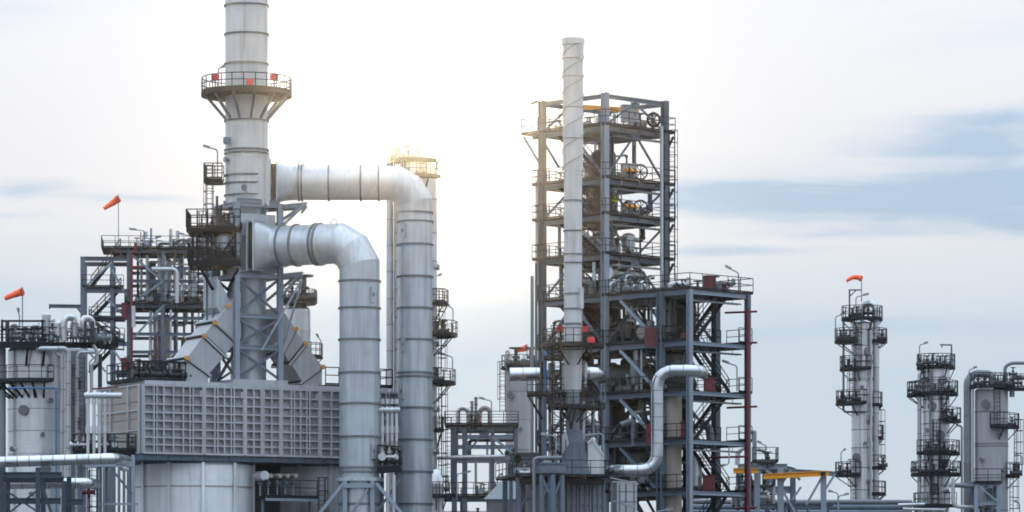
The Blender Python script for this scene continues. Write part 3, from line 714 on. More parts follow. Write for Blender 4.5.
for dk, cx, Yd, rr_, z in ((dk1, 301, tY1, r1, zz(183, tY1)), (dk2, 334, yB + 1, r2, zD)):   # lifting eyes
    p = V((xx(cx, Yd), Yd, z + rr_)); pts = [p + V((.22 * math.cos(a), 0, .1 + .22 * math.sin(a))) for a in [2 * math.pi * i / 12 for i in range(13)]]
    MB().sweep(pts, .05, 6, False).build('lifting_eye', 'duct', dk)
# braced leg frame round the foot of duct 2
c2 = V((xx(359.5, yB), yB, 0)); zt = zz(478, yB)
lg = thing('duct_support', 'square grey leg frame round the foot of the lower duct', 'support frame', c2)
MB().sector(c2, r2 + .02, r2 + .28, 0, 360, zt - .25, zt).build('ring_beam', 'duct', lg, False)
cor = [c2 + V((x * (r2 + .12), y * (r2 + .12), 0)) for x, y in ((-.62, -.85), (.62, -.85), (.95, .75), (-.95, .75))]
for p in cor: MB().hbar(p, p + V((0, 0, zt - .26)), .3, .3, side=(1, 0, 0)).build('leg', 'steel_l', lg, False)
MB().bar(cor[0] + V((-.1, -.2, zt - .6)), cor[1] + V((.1, -.2, zt - .6)), .16, .3).build('beam', 'steel_l', lg, False)
MB().bar(cor[0] + V((.1, -.16, zz(520, yB))), cor[1] + V((-.3, -.16, zt - .8)), .14).build('brace', 'steel_l', lg, False)
MB().bar(cor[0] + V((-.1, 0, zt - .4)), at(316, 518, yB - 1.2), .22).build('brace', 'steel_l', lg, False)
MB().bar(cor[1] + V((.25, 0, zt - .4)), at(403, 515, yB - 1.2), .24).build('brace', 'steel_l', lg, False)
MB().hbar(V((*at(316, 518, yB - 1.2).xy, 0)), at(316, 517, yB - 1.2), .25, .25).build('leg', 'steel_l', lg, False)
MB().hbar(V((*at(403, 515, yB - 1.2).xy, 0)), at(403, 514, yB - 1.2), .25, .25).build('leg', 'steel_l', lg, False)

# ---- inclined side ducts
vD0, vD1 = TV - TS / 2 + .15, TV + TS / 2 - .3
def incl(label, segs, base, lugs):
    t = thing('inclined_duct', label, 'duct', F(u_of(base[0], vD0), vD0, bz1), 'inclined ducts between furnace box and stack tower')
    for i, poly in enumerate(segs):
        ins = (.0, .16, .05, .18)[i]; pts = []
        for (px, py) in poly:
            u = u_of(px, vD0); pts.append(F(u, vD0 + ins, fz(py, u, vD0)))
        MB().prism(pts, E2 * (vD1 - vD0 - 2 * ins)).build('duct_section', 'panel', t, False)
        if i:   # flange lip at the joint
            a, b = pts[0], pts[1]; mid = (a + b) / 2; ex = (a - b).normalized() * .22
            up = (a - b).cross(E2).normalized()
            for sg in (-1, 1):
                o_ = up * sg * .11; MB().prism([a + ex * .55 - up * .03 + o_ - E2 * .07, b - ex * .55 - up * .03 + o_ - E2 * .07, b - ex * .55 + up * .03 + o_ - E2 * .07, a + ex * .55 + up * .03 + o_ - E2 * .07], E2 * (vD1 - vD0 + .14)).build('joint_shadow_strip', 'joint', t, False)  # black strips painted in for the shadowed gap between duct segments
            MB().prism([a + ex - up * .07 - E2 * .12, b - ex - up * .07 - E2 * .12, b - ex + up * .07 - E2 * .12, a + ex + up * .07 - E2 * .12], E2 * (vD1 - vD0 + .24)).build('joint_flange', 'rib', t, False)
    for (px, py) in lugs:
        for v in (vD0 - .02, vD1 + .02):
            u = u_of(px, vD0); p = F(u, v, fz(py, u, vD0)); MB().sweep([p - E2 * .1, p + E2 * .1], .16, 10).build('lifting_lug', 'lug', t)
    return t
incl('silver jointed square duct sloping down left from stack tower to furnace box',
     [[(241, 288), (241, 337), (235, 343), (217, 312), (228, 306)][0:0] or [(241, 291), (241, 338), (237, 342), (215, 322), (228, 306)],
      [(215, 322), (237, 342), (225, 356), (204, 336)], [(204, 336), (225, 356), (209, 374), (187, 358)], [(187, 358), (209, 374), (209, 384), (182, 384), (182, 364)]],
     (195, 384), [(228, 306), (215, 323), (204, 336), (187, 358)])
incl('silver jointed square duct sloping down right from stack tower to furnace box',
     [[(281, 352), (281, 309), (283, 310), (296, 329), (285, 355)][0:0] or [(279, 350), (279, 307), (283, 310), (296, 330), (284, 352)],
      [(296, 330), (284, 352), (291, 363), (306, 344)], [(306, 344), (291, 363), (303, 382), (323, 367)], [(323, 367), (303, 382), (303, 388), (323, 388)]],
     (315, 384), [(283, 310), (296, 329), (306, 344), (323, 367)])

# ---- roof railings on the furnace box
rr1 = thing('roof_walkway', 'dark railed walkway on the left roof of the furnace box', 'walkway', F(.2, 1, bz1 + .3))
dk = MB().prism([F(.1, .6, bz1 + .33), F(u_of(181, 1.4), .6, bz1 + .33), F(u_of(181, 1.4), 6.5, bz1 + .33), F(.1, 6.5, bz1 + .33)], (0, 0, .1)).build('platform_deck', 'dark', rr1, False)
z = bz1 + .43
for pts in ([F(.1, .6, z), F(u_of(181, 1.4), .6, z)], [F(.1, 3.5, z), F(u_of(181, 1.4), 3.5, z)], [F(.1, .6, z), F(.1, 6.5, z)], [F(u_of(181, 1.4), .6, z), F(u_of(181, 1.4), 6.5, z)], [F(.1, 6.5, z), F(u_of(181, 1.4), 6.5, z)]): railing(dk, pts, 1.25, 'rail', .07, 1.0)
for i in range(9): valve('dark valve on left roof of furnace box, %s from left' % ordn(i), F(.5 + .45 * i, 1.5 + .3 * (i % 3), z + .4), E1, 'valves on the furnace roof', s=1.5)
rr2 = thing('roof_walkway', 'dark railed walkway on the right roof of the furnace box', 'walkway', F(17, 1, bz1 + .3))
ua = u_of(322, 1.2)
dk = MB().prism([F(ua, .6, bz1 + .33), F(BL - .1, .6, bz1 + .33), F(BL - .1, 6.5, bz1 + .33), F(ua, 6.5, bz1 + .33)], (0, 0, .1)).build('platform_deck', 'dark', rr2, False)
railing(dk, [F(ua, .6, z), F(BL - .1, .6, z), F(BL - .1, 6.5, z)], 1.25, 'rail', .07, 1.0)

# ---- access platforms left of the stack
ap = thing('stack_access_platforms', 'near black railed platforms and caged ladder on the left of the stack', 'access platform', at(217, 380, tY))
def apbox(px0, px1, py, y0, y1, rails=True, h=1.3):
    z = zz(py, tY); d = MB().box(xx(px0, tY), xx(px1, tY), tY + y0, tY + y1, z - .3, z).build('platform_deck', 'dark', ap, False)
    if rails:
        P = [V((xx(px0, tY), tY + y1, z)), V((xx(px0, tY), tY + y0, z)), V((xx(px1, tY), tY + y0, z))]
        railing(d, P, h, 'rail', .07, .8); railing(d, [V((xx(px0, tY), tY + y1, z)), V((xx(px1, tY), tY + y1, z))], h, 'rail', .07, .8)
    return d
apbox(189.5, 243, 231.5, -2.9, 1.2); apbox(191, 243, 265, -2.9, 1.2); apbox(205, 223, 180, -1.0, .8, True, 1.1)
for px in (196, 214, 238):
    for dy in (-2.7, 1.0): MB().bar(V((xx(px, tY), tY + dy, zz(268, tY))), V((xx(px, tY), tY + dy, zz(234, tY))), .16).build('post', 'dark', ap, False)
MB().bar(at(200, 267, tY - 2.7), at(213, 290, tY - 2), .16).build('brace', 'dark', ap, False); MB().bar(at(238, 268, tY - 2.7), at(228, 290, tY - 2), .16).build('brace', 'dark', ap, False)
MB().bar(at(200, 233, tY - 2.75), at(236, 263, tY - 2.75), .12).build('brace', 'dark', ap, False); MB().bar(at(236, 233, tY - 2.75), at(216, 263, tY - 2.75), .12).build('brace', 'dark', ap, False)
for px in (207, 213): MB().bar(at(px, 384, tY - 1.6), at(px, 232, tY - 1.6), .16).build('post', 'steel', ap, False)
ladder(ap, at(210, 231, tY - .9), at(210, 166, tY - .9), (-.4, -1, 0)); ladder(ap, at(203, 265, tY - 2.2), at(203, 212, tY - 2.2), (0, -1, 0))
ladder(ap, at(194.5, 300, tY - 2.2), at(194.5, 250, tY - 2.2), (0, -1, 0))
for i, (px, py0, py1) in enumerate(((217, 231, 196), (221, 231, 206), (224, 231, 212), (229, 231, 214), (234, 231, 210), (226, 265, 236), (232, 265, 245))):
    pipe_thing('instrument_pipe', 'thin instrument pipe %s on the dark platforms left of stack' % (ordn(i) + ' from left, upper,' if i < 5 else ordn(i - 5) + ' from left, lower,'), [at(px, py0, tY - 1.9), at(px, py1, tY - 1.9)], .09, 'dequip', 'instrument pipes on the stack platforms')
vessel_v('light grey drum between the two dark stack platforms', (xx(227, tY), tY - 1.9), .55, zz(262, tY), zz(236, tY), 'duct', None)
valves([(px, 226) for px in (212, 220, 228, 236)] + [(px, 259) for px in (208, 216, 224, 232)], tY - 2.3, 'the black platforms left of the stack', 1.3)
lamp(217.5, 180, 150, 203, 146, tY - .6, 'lamp pole beside the stack above the black platforms', 'equip')
# left pale panel below platforms
MB().prism([F(TU - TS / 2 - .1, TV - 1.2, zz(338, tY)), F(TU - TS / 2 - .1, TV + 1.2, zz(338, tY)), F(TU - TS / 2 - 1.3, TV + 1.2, zz(310, tY)), F(TU - TS / 2 - 1.3, TV - 1.2, zz(310, tY))], V((0, 0, 2.2))).build('side_breeching', 'duct', st, False)

# ---- four white riser pipes on each end wall with header
def risers(side, pxs, py0, py1, hx0, hx1, hy, Y, txt):
    t = thing('pipe_header', 'short white header pipe joining four risers ' + txt, 'pipe', at((hx0 + hx1) / 2, hy, Y))
    MB().tube(at(hx0, hy, Y), at(hx1, hy, Y), .2, n=16).build('header', 'white', t)
    for px in pxs: MB().ring(at(px, hy, Y), (1, 0, 0), .2, .06, .16).build('flange', 'white', t)
    for i, px in enumerate(pxs):
        t = thing('riser_pipe', 'white banded riser pipe %s, %s from the left' % (txt, 'first second third fourth'.split()[i]), 'pipe', at(px, py1, Y), 'white risers ' + txt)
        MB().tube(at(px, py1, Y), at(px, hy, Y), .115, n=14).build('pipe_run', 'white', t)
        MB().tube(at(px, 433, Y), at(px, 426, Y), .17, n=14).build('band', 'white', t)
        MB().tube(at(px, 404, Y), at(px, 399, Y), .165, n=14).build('coupling', 'white', t)
risers('l', (88, 94, 99.5, 105), 396, 456, 84.5, 122, 395.5, 280.0, 'at the left end of the furnace')
risers('r', (382.5, 387.5, 392, 396.5), 410, 470, 379, 400, 410, 283.0, 'between the two big ducts')
pipe_thing('sprinkler_pipe', 'thin dark red pipe above the white header at the furnace end', [at(92, 389, 282.5), at(118, 387, 282.5)], .07, 'red')
pipe_thing('sprinkler_pipe', 'thin dark red pipe above the header between the ducts', [at(380, 403.5, 283.5), at(399, 403, 283.5)], .07, 'red')
# platforms below risers
lp = Frame('riser_platform', 'dark railed platform with valves below the white risers', 74, 281.0, 0, 'platform')
z = lp.z(450); lp.deck(0, mtr(62, 281), -.4, 3.0, z - .3, 'fl'); MB().bar(lp.P(0, -.45, z - .3), lp.P(4.3, -.45, z - .3), .2, .5).build('edge_beam', 'dark', lp.root, False)
for a in (.3, 2.2, 4.0): lp.col(a, 1.2, 0, z - .35, .3)
lp.clutter(.1, 4.2, -.2, .6, z, z + 1.2, 5, 'the riser platform', 3, 2, 9, 0, mats=('dequip', 'beige', 'shell'))
lp2 = Frame('riser_platform', 'dark railed platform with valves between the two big ducts', 379, 282.3, 0, 'platform')
z = lp2.z(462); lp2.deck(0, 1.6, -.3, 2.2, z - .3, 'f'); MB().bar(lp2.P(-.1, -.35, z - .6), lp2.P(1.6, -.35, z - .45), .2, .5).build('edge_beam', 'dark', lp2.root, False)
for a in (.2, 1.2): lp2.col(a, 1.0, 0, z - .35, .25)
lp2.clutter(.1, 1.5, -.1, .4, z, z + 1.5, 6, 'the platform between the ducts', 2, 1, 6, 0, mats=('dequip', 'beige'))
lp2.brace(-.6, -.2, z - 4.2, 1.5, -.2, z - 1.2, .16)
for px, sd_ in ((388, 'left'), (394, 'right')): pipe_thing('drain_pipe', sd_ + ' pale drain pipe below the platform between the ducts', [at(px, 475, 282), at(px, 640, 282)], .14, 'shell', 'drain pipes between the ducts')

# ================================================================== FRONT LEFT PIPES
Yp = 268.0
pipe_thing('process_pipe', 'large silver pipe running level across the lower left, ending at the drum', [at(-30, 463, Yp), at(114, 458.5, Yp), at(114, 458.5, Yp) + V((.5, 4, 0))], mtr(5.4, Yp), 'alu', clad=.8, rad=.6)
pipe_thing('process_pipe', 'lower silver level pipe at the far left bottom', [at(-30, 484.5, 272), at(89, 483, 272), at(89, 483, 272) + V((.2, 3, 0))], mtr(5.2, 272), 'alu', clad=.9, rad=.6)
pr = Frame('pipe_support', 'dark blue steel pipe support frame at the lower left corner', 2, 266.0, 0, 'pipe rack')
zt = pr.z(469); W2 = mtr(36, 266)
for a in (0, W2, mtr(62, 266)): pr.col(a, 0, 0, zt + (.1 if a < 3 else -.8), .3); pr.col(a, 3, 0, zt - .4, .3)
pr.beam(-2, 0, W2 + 1.8, 0, pr.z(475)); pr.beam(-2, 3, 4, 3, pr.z(478)); pr.beam(0, 0, mtr(62, 266), 0, pr.z(501)); pr.beam(mtr(62, 266), 0, mtr(62, 266) + 1.5, 0, pr.z(502))
pr.brace(W2, 0, pr.z(474), mtr(50, 266), 0, pr.z(515)); pr.brace(W2, -.05, pr.z(490), .3, -.05, pr.z(515), .12); pr.brace(0, -.02, pr.z(488), W2, -.02, pr.z(512), .12)
for o_ in pr.root.children: o_.data.materials[0] = M['navy']
pf = Frame('bracket_frame', 'light grey bracket frame below the end of the big silver pipe', 85, 276.0, 0, 'support frame')
z = pf.z(465.5); Wb = mtr(47, 276)
MB().bar(pf.P(0, 0, z), pf.P(Wb, 0, z), .5, .2).build('beam', 'steel_l', pf.root, False)
MB().bar(pf.P(mtr(25, 276), -.1, z - .1), pf.P(Wb, -.1, pf.z(494)), .14).build('brace', 'steel', pf.root, False)
pf.col(mtr(13.5, 276), 0, 0, z - .12, .18, 'steel_l'); pf.col(Wb + .08, 0, 0, pf.z(455), .25, 'steel_l')
MB().bar(pf.P(mtr(14, 276), -.05, pf.z(504)), pf.P(mtr(53, 276), -.05, pf.z(504)), .12, .14).build('beam', 'steel_l', pf.root, False)
MB().bar(pf.P(mtr(53, 276), 0, 0), pf.P(mtr(53, 276), 0, pf.z(504)), .14).build('post', 'white', pf.root, False)
ladder(pf.root, at(93, 560, 275.5), at(93, 468, 275.5), (0, -1, 0), True)
pipe_thing('drain_pipe', 'pale flanged pipe beside the bracket frame ladder', [at(88.5, 560, 276), at(88.5, 470, 276)], .15, 'shell', flanges=(.3, .6, .9))
valve('red valve beside the bracket frame', at(88.8, 492, 275.6), (1, 0, 0), None, 'red', s=1.2)
pipe_thing('process_pipe', 'small white bent pipe hanging under the silver pipe end', [at(120.5, 456, 277), at(120.5, 469.5, 277), at(128, 469.5, 278)], .13, 'white')
for i in range(5): pipe_thing('process_pipe', 'dark small pipe behind the bracket frame, %s from left' % ordn(i), [at(104 + 5 * i, 600, 279), at(104 + 5 * i, 466 + 3 * (i % 3), 279)], .1, 'equip', 'dark small pipes behind bracket frame')

# ================================================================== FAR LEFT COLUMN
Yc = 300.0
lc = thing('process_column', 'wide pale clad column at far left under the crowded top deck', 'column', (xx(38, Yc), Yc, 0))
cc = V((xx(38, Yc), Yc, 0)); cr = mtr(30, Yc)
shell(lc, cc, cr, 0, zz(352, Yc), sorted(zz(p, Yc) for p in (368, 390, 410, 432, 455, 478, 500, 530, 565, 600)), 'bshell', ring_t=.02, ring_w=.05, ring_m='equip')
dome(lc, cc, cr, zz(352, Yc), 'bshell', .3)
d = MB().prism([at(-14, 342, Yc - 3.2), at(38, 342, Yc - 3.8), at(118, 342, Yc + 1), at(118, 342, Yc + 6), at(-14, 342, Yc + 6)], (0, 0, -.45)).build('top_deck', 'dark', lc, False)
d_pts = [V((p.x, p.y, zz(342, Yc - 3))) for p in (at(-14, 342, Yc - 3.2), at(38, 342, Yc - 3.8), at(118, 342, Yc + 1))]
d.location = (0, 0, 0)
zt = zz(342, Yc - 3.2)
railing(d, [V((p.x, p.y, zt - .1)) for p in d_pts], 1.2, 'rail', .07, 1.0); railing(d, [V((p.x, p.y + 4.5, zt)) for p in d_pts], 1.2, 'rail', .07, 1.0)
arc_platform(lc, cc, zz(379, Yc - 4), cr + .02, cr + 1.5, -75, 25, True, True, depth=1.1)
for k in range(7): MB().bar(polar(cc, cr - .05, -66 + 14 * k, zz(396, Yc - 4)), polar(cc, cr + 1.4, -70 + 14 * k, zz(382, Yc - 4)), .13).build('bracket', 'dark', lc, False)
for px in (3, 20, 55, 100): MB().bar(V((xx(px, Yc + 3), Yc + 3, 0)), V((xx(px, Yc + 3), Yc + 3, zt - .45)), .3).build('deck_post', 'steel', lc, False)
for px in (28, 45): MB().bar(at(px, 345, Yc - 3), at(px - 2, 366, Yc - 2.4), .15).build('deck_knee', 'dark', lc, False)
lc2 = thing('process_column', 'narrower bluish column partly hidden behind the wide far left column', 'column', (xx(74, 309), 309, 0))
shell(lc2, V((xx(74, 309), 309, 0)), mtr(13.5, 309), 0, zz(352, 309), sorted(zz(p, 309) for p in (372, 390, 408, 426, 444, 462, 480, 498, 530, 570)), 'equip', ring_t=.02, ring_w=.05)
dome(lc2, V((xx(74, 309), 309, 0)), mtr(13.5, 309), zz(352, 309), 'equip', .3)
def lp_(px, py, dy=0): return at(px, py, Yc - 3.6 + dy)
pipe_thing('riser_pipe', 'white pipe running down the left column from an elbow under the deck', [lp_(37, 349), lp_(38, 348.5), lp_(68.5, 348.5, .8), lp_(68.5, 640, .8)], mtr(2.4, Yc), 'white', clad=1.6)
pipe_thing('riser_pipe', 'second white pipe beside the first on the left column', [lp_(57, 349.5, 1), lp_(57, 355, 1), lp_(62, 355.5, 1), lp_(62, 640, 1)], mtr(2, Yc), 'white', clad=1.6)
pipe_thing('riser_pipe', 'grey pipe right of the white pair with hooked top', [lp_(95, 352, 2), lp_(77, 352, 2), lp_(77, 640, 2)], mtr(2, Yc), 'shell', clad=1.6)
pipe_thing('riser_pipe', 'grey offset pipe stepping down beside the left columns', [lp_(93, 345, 2.5), lp_(97, 351, 2.5), lp_(97, 364, 2.5), lp_(91.5, 364, 2.5), lp_(91.5, 398, 2.5)], mtr(1.7, Yc), 'shell')
pipe_thing('utility_pipe', 'thin bright blue pipe looping down the far left column', [lp_(8, 388, -.4), lp_(56, 388, .3), lp_(56.5, 640, .3)], .07, 'bluep')
pipe_thing('riser_pipe', 'dull grey pipe at the left edge beside the column', [lp_(2.5, 345, 2), lp_(2.5, 640, 2)], .25, 'equip')
ladder(lc, at(81, 470, Yc - 1), at(81, 356, Yc - 1), (.3, -1, 0), False)
for i, py in enumerate((372, 385, 401, 425, 447, 471)): valve('small black valve on the grey pipes of left columns, %s from top' % ordn(i), at(73.5 + (i % 2) * 6, py, Yc - 3.5), (0, 0, 1), 'valves on the grey pipes of left columns', s=.9)
vessel_v('silver upright drum on the crowded far left deck', (xx(46.5, Yc - 2), Yc - 2), mtr(4.6, Yc), zz(341, Yc - 3), zz(313, Yc - 2), 'shell')
vessel_v('squat silver drum right of the tallest one, far left deck', (xx(57.5, Yc - 2.4), Yc - 2.4), mtr(4, Yc), zz(341, Yc - 3), zz(322, Yc - 2), 'shell')
vessel_v('first of two pale drums at the right of the far left deck', (xx(74.5, Yc - 1.6), Yc - 1.6), mtr(4.4, Yc), zz(341, Yc - 3), zz(321, Yc - 2), 'shell')
vessel_v('second of two pale drums at the right of the far left deck', (xx(84, Yc - 1.2), Yc - 1.2), mtr(4, Yc), zz(341, Yc - 3), zz(322, Yc - 2), 'shell')
vessel_v('small pale drum left of the tallest one, far left deck', (xx(36, Yc - 1.6), Yc - 1.6), mtr(4, Yc), zz(341, Yc - 3), zz(323, Yc - 2), 'shell')
vessel_v('small grey drum beside the windsock pole, far left deck', (xx(25, Yc - 1), Yc - 1), mtr(3.4, Yc), zz(341, Yc - 3), zz(325, Yc - 2), 'equip')
pipe_thing('gooseneck_pipe', 'pale gooseneck pipe in the middle of the far left deck', [at(64, 341, Yc - 2.5), at(64, 317.5, Yc - 2.5), at(74, 317.5, Yc - 2), at(74.5, 323, Yc - 2)], .25, 'shell', rad=.5)
pipe_thing('gooseneck_pipe', 'pale gooseneck pipe at the right of the far left deck', [at(83, 325, Yc - 1.5), at(83, 318.5, Yc - 1.5), at(92, 318.5, Yc - 1), at(92.5, 342, Yc - 1)], .26, 'shell', rad=.6)
dkf = Frame('left_deck_piping_rack', 'low dark steel rack on the far left deck', -6, Yc - 2.8, 0, 'pipe rack')
zt2 = zz(341, Yc - 3)
for a in (0, 3.0): dkf.col(a + .6, 0, zt2, zt2 + 1.6, .16, 'dark')
dkf.beam(.4, 0, 4, 0, zt2 + 1.5, .12, .14, 'dark'); dkf.beam(.4, 0, 4, 0, zt2 + .9, .12, .14, 'dark')
dkf.clutter(.5, 8.4, -.2, 3.5, zt2, zt2 + 1.5, 11, 'the far left deck', 8, 7, 19, 0, mats=('dequip', 'equip', 'shell', 'dequip'))
windsock(22.5, 342, 288.5, 5, 299, Yc - 1, 'orange windsock at the far left edge above the crowded deck', .30, .16, .05)
lamp(19.5, 342, 316, 17.5, 308, Yc - 1.5, 'small lamp beside the far left windsock')

# ================================================================== BACK LEFT STRUCTURE
Yb = 380.0
b = Frame('steel_frame', 'distant open steel frame with stairs and red pipe, left of the stack', 129, Yb, 4)
px2m = Yb / FPX
A85 = -mtr(46, Yb) / math.cos(R(4)); A205 = mtr(82, Yb) / math.cos(R(4)); A150 = 3.0
zt = b.z(250); Lz = [b.z(p) for p in (251, 290, 306, 343, 372, 405)]
for a, z1 in ((A85, b.z(257)), (-1.6, b.z(262)), (0, zt + .1), (3.2, zt), (A205, zt)):
    for bb in (0, 5.5): b.col(a, bb, 0, z1, .42 if a in (A85, 0) else .36)
for z in (Lz[0], Lz[2], Lz[4]):
    b.deck(-2.6 if z == Lz[0] else -.4, A205, -.5, 6, z, 'flb')
    b.beam(-1.6, 0, A205, 0, z, .22, .34); b.beam(-1.6, 5.5, A205, 5.5, z, .22, .34)
for z in (b.z(318), b.z(268), b.z(281), b.z(334), b.z(352), b.z(390)): b.beam(0, 0, A205, 0, z, .2, .3); b.beam(0, 5.5, A205, 5.5, z, .2, .3)
b.beam(A85, 0, 0, 0, b.z(259), .3, .4); b.beam(A85, 5.5, 0, 5.5, b.z(259), .3, .4)
b.deck(A85, -.5, -.3, 2.5, Lz[1], 'fl'); b.deck(A85 + .6, -.4, -.3, 2.5, b.z(322), 'f'); b.deck(A85 + .6, -.4, -.3, 2.5, Lz[3], 'f')
b.beam(A85, 0, 0, 0, Lz[1] - .1); b.beam(A85, 0, 0, 0, b.z(318)); b.beam(A85, 0, 0, 0, Lz[3] - .1)
b.stair(-3.6, .5, Lz[1] + .3, -.8, .5, Lz[0] + .2); b.stair(-3.8, 1.6, b.z(320), -.8, 1.6, Lz[1] + .3); b.stair(-.9, .5, Lz[3] + .3, -3.6, .5, b.z(320)); b.stair(-3.8, 1.6, Lz[4], -.9, 1.6, Lz[3] + .3)
for (p0, p1, q0, q1) in ((A85, Lz[1], -1.6, b.z(262)), (0, b.z(300), -1.6, b.z(270)), (0, Lz[3], 3.2, Lz[2]), (3.2, b.z(281), 0, b.z(253)), (0, b.z(372), -1.8, b.z(345)), (3.2, Lz[2], A205, b.z(270)), (0, b.z(320), -2, b.z(300)), (A85, b.z(345), -2.2, b.z(372)), (0, b.z(306), 3.2, b.z(281))):
    b.brace(p0, -.1, p1, q0, -.1, q1, .2, 'steel_l')
b.clutter(.4, A205 - .3, .2, 4.8, Lz[0] + .3, Lz[0] + 2.2, 21, 'the roof deck of the distant left frame', 7, 6, 12, 2, 0)
b.clutter(.4, A205 - .3, .2, 4.8, Lz[2] + .3, Lz[0] - .3, 22, 'the middle deck of the distant left frame', 14, 14, 12, 3, 1, mats=('shell', 'equip', 'dequip', 'alu', 'white'))
b.clutter(.4, A205 - .3, .2, 4.8, Lz[4] + .3, Lz[2] - .3, 23, 'the lower deck of the distant left frame', 12, 12, 8, 2, 2)
def vat(label, px, py0, py1, rpx, Y, m): return vessel_v(label, (xx(px, Y), Y), mtr(rpx, Y), zz(py1, Y), zz(py0, Y), m)
vat('silver upright vessel high in the distant left steel frame', 165, 258, 303, 7, Yb + 3, 'shell')
vat('beige upright vessel low in the distant left steel frame', 163, 318, 376, 8.5, Yb + 3, 'beige')
vat('grey slim vessel beside the silver one in the distant left frame', 152, 262, 304, 4, Yb + 4, 'equip')
pipe_thing('fire_pipe', 'dark red pipe up the front of the distant left steel frame', [at(131.5, 385, Yb - .6), at(131.5, 252, Yb - .6), at(135.5, 252, Yb - .6), at(135.5, 243, Yb - .6)], .14, 'red')
pipe_thing('fire_pipe', 'dark red level pipe high in the distant left steel frame', [at(131.5, 267, Yb - .7), at(163, 268, Yb + 1)], .12, 'red')
pipe_thing('fire_pipe', 'dark red upright pipe low in the distant left steel frame', [at(156, 372, Yb - .6), at(156, 335, Yb - .6)], .1, 'red')
pipe_thing('process_pipe', 'white hooked pipe in the distant left steel frame', [at(152, 269, Yb - .8), at(177, 269, Yb - .8), at(177, 303, Yb - .8)], .2, 'white')
pipe_thing('process_pipe', 'white upright pipe behind the red one in the distant left frame', [at(133.5, 306, Yb - .8), at(133.5, 327, Yb - .8)], .2, 'white')
cabinet('dark red hose cabinet on the upper stair landing of the left frame', at(124.5, 319, Yb - .6), .55, .5, 1.4, 'red', legs=.1)
cabinet('dark red hose cabinet on the lower stair landing of the left frame', at(124, 371, Yb - .6), .55, .5, 1.1, 'red', legs=.1)
MB().hbar(at(49, 306, Yb), at(84, 306.5, Yb), .25, .35).build('jib_beam', 'steel', b.root, False); MB().bar(at(49.7, 306, Yb), at(49.7, 309, Yb), .12).build('jib_hook', 'dark', b.root, False); MB().bar(at(77, 307, Yb), at(85, 318, Yb), .2).build('brace', 'steel', b.root, False)
windsock(118.5, 250, 195.5, 104, 209, Yb, 'orange windsock on a pole above the distant left steel frame', .36, .17, .0)
lamp(145, 248, 231, 129, 229, Yb, 'leftmost lamp pole on the distant left steel frame'); lamp(149, 248, 240, 161, 236.5, Yb, 'short middle lamp pole on the distant left steel frame'); lamp(191, 250, 236, 178.5, 233.5, Yb, 'rightmost lamp pole on the distant left steel frame')

# small tower peeking right of the stack tower
sm = thing('process_column', 'short pale column with dark railed top right of the stack tower', 'column', (xx(298, 330), 330, 0)); smc = V((xx(298, 330), 330, 0))
shell(sm, smc, mtr(12.5, 330), 0, zz(311, 330), sorted(zz(p, 330) for p in (330, 350, 372, 400)), 'shell', ring_t=.05); dome(sm, smc, mtr(12.5, 330), zz(311, 330), 'shell', .5)
arc_platform(sm, smc, zz(303, 330), .3, mtr(18, 330), 0, 360, False); arc_platform(sm, smc, zz(357, 330), mtr(12.5, 330), mtr(25, 330), 20, 110)
valve('dark valve on top of the short column right of the stack', at(304, 297, 330), (1, 0, 0), None, s=3); valve('second dark valve on top of the short column', at(292, 298, 330), (1, 0, 0), None, s=2)
lamp(321, 356, 341, 316, 334, 330, 'small lamp on the short column right of the stack')

# ================================================================== TOWER BEHIND THE BIG DUCTS
Yt = 335.0
def tower(name, label, px, Y, rpx, ytop, rings, m, head=.5, ring_t=.05):
    c = V((xx(px, Y), Y, 0)); t = thing(name, label, 'tower', c); r = mtr(rpx, Y)
    shell(t, c, r, 0, zz(ytop, Y), sorted(zz(p, Y) for p in rings), m, ring_t=ring_t, ring_w=.07, ring_m='equip'); dome(t, c, r, zz(ytop, Y), m, head)
    return t, c, r
tb, tbc, tbr = tower('distillation_tower', 'slim tower standing behind the two big ducts', 416, Yt, 21, 170, (200, 234, 262, 290, 318, 350, 382, 410, 440, 470, 500, 560), 'shell')
arc_platform(tb, tbc, zz(178, Yt), tbr, tbr + .7, -200, 60); arc_platform(tb, tbc, zz(161, Yt), tbr - .7, tbr + .1, -150, 70, False)
for a in (-90, -30, 30, 90): MB().bar(polar(tbc, tbr + .02, a, zz(178, Yt)), polar(tbc, tbr + .02, a, zz(161, Yt)), .12).build('post', 'dark', tb, False)
for (py, a0, a1, ex) in ((303.5, 40, 120, 1.0), (335, 30, 150, 1.75), (383, 30, 150, 1.6), (489, 30, 130, 1.0), (430, 60, 130, .6)): arc_platform(tb, tbc, zz(py, Yt), tbr, tbr + ex, a0, a1, depth=1.6)
ladder(tb, polar(tbc, tbr + .3, 62, zz(335, Yt)), polar(tbc, tbr + .3, 62, zz(290, Yt)), (1, -.5, 0)); ladder(tb, polar(tbc, tbr + .3, 75, zz(383, Yt)), polar(tbc, tbr + .3, 75, zz(322, Yt)), (1, -.5, 0))
ladder(tb, polar(tbc, tbr + .3, 80, zz(489, Yt)), polar(tbc, tbr + .3, 80, zz(383, Yt)), (1, -.5, 0))
pipe_thing('riser_pipe', 'slim pale overhead pipe left of the tower behind the ducts', [at(390, 640, Yt), at(390, 152, Yt), at(402, 152, Yt)], mtr(3.6, Yt), 'shell', clad=2.2)
pipe_thing('riser_pipe', 'thin dark pipe left of the tower behind the ducts', [at(395.5, 640, Yt), at(395.5, 180, Yt)], mtr(1.5, Yt), 'equip')
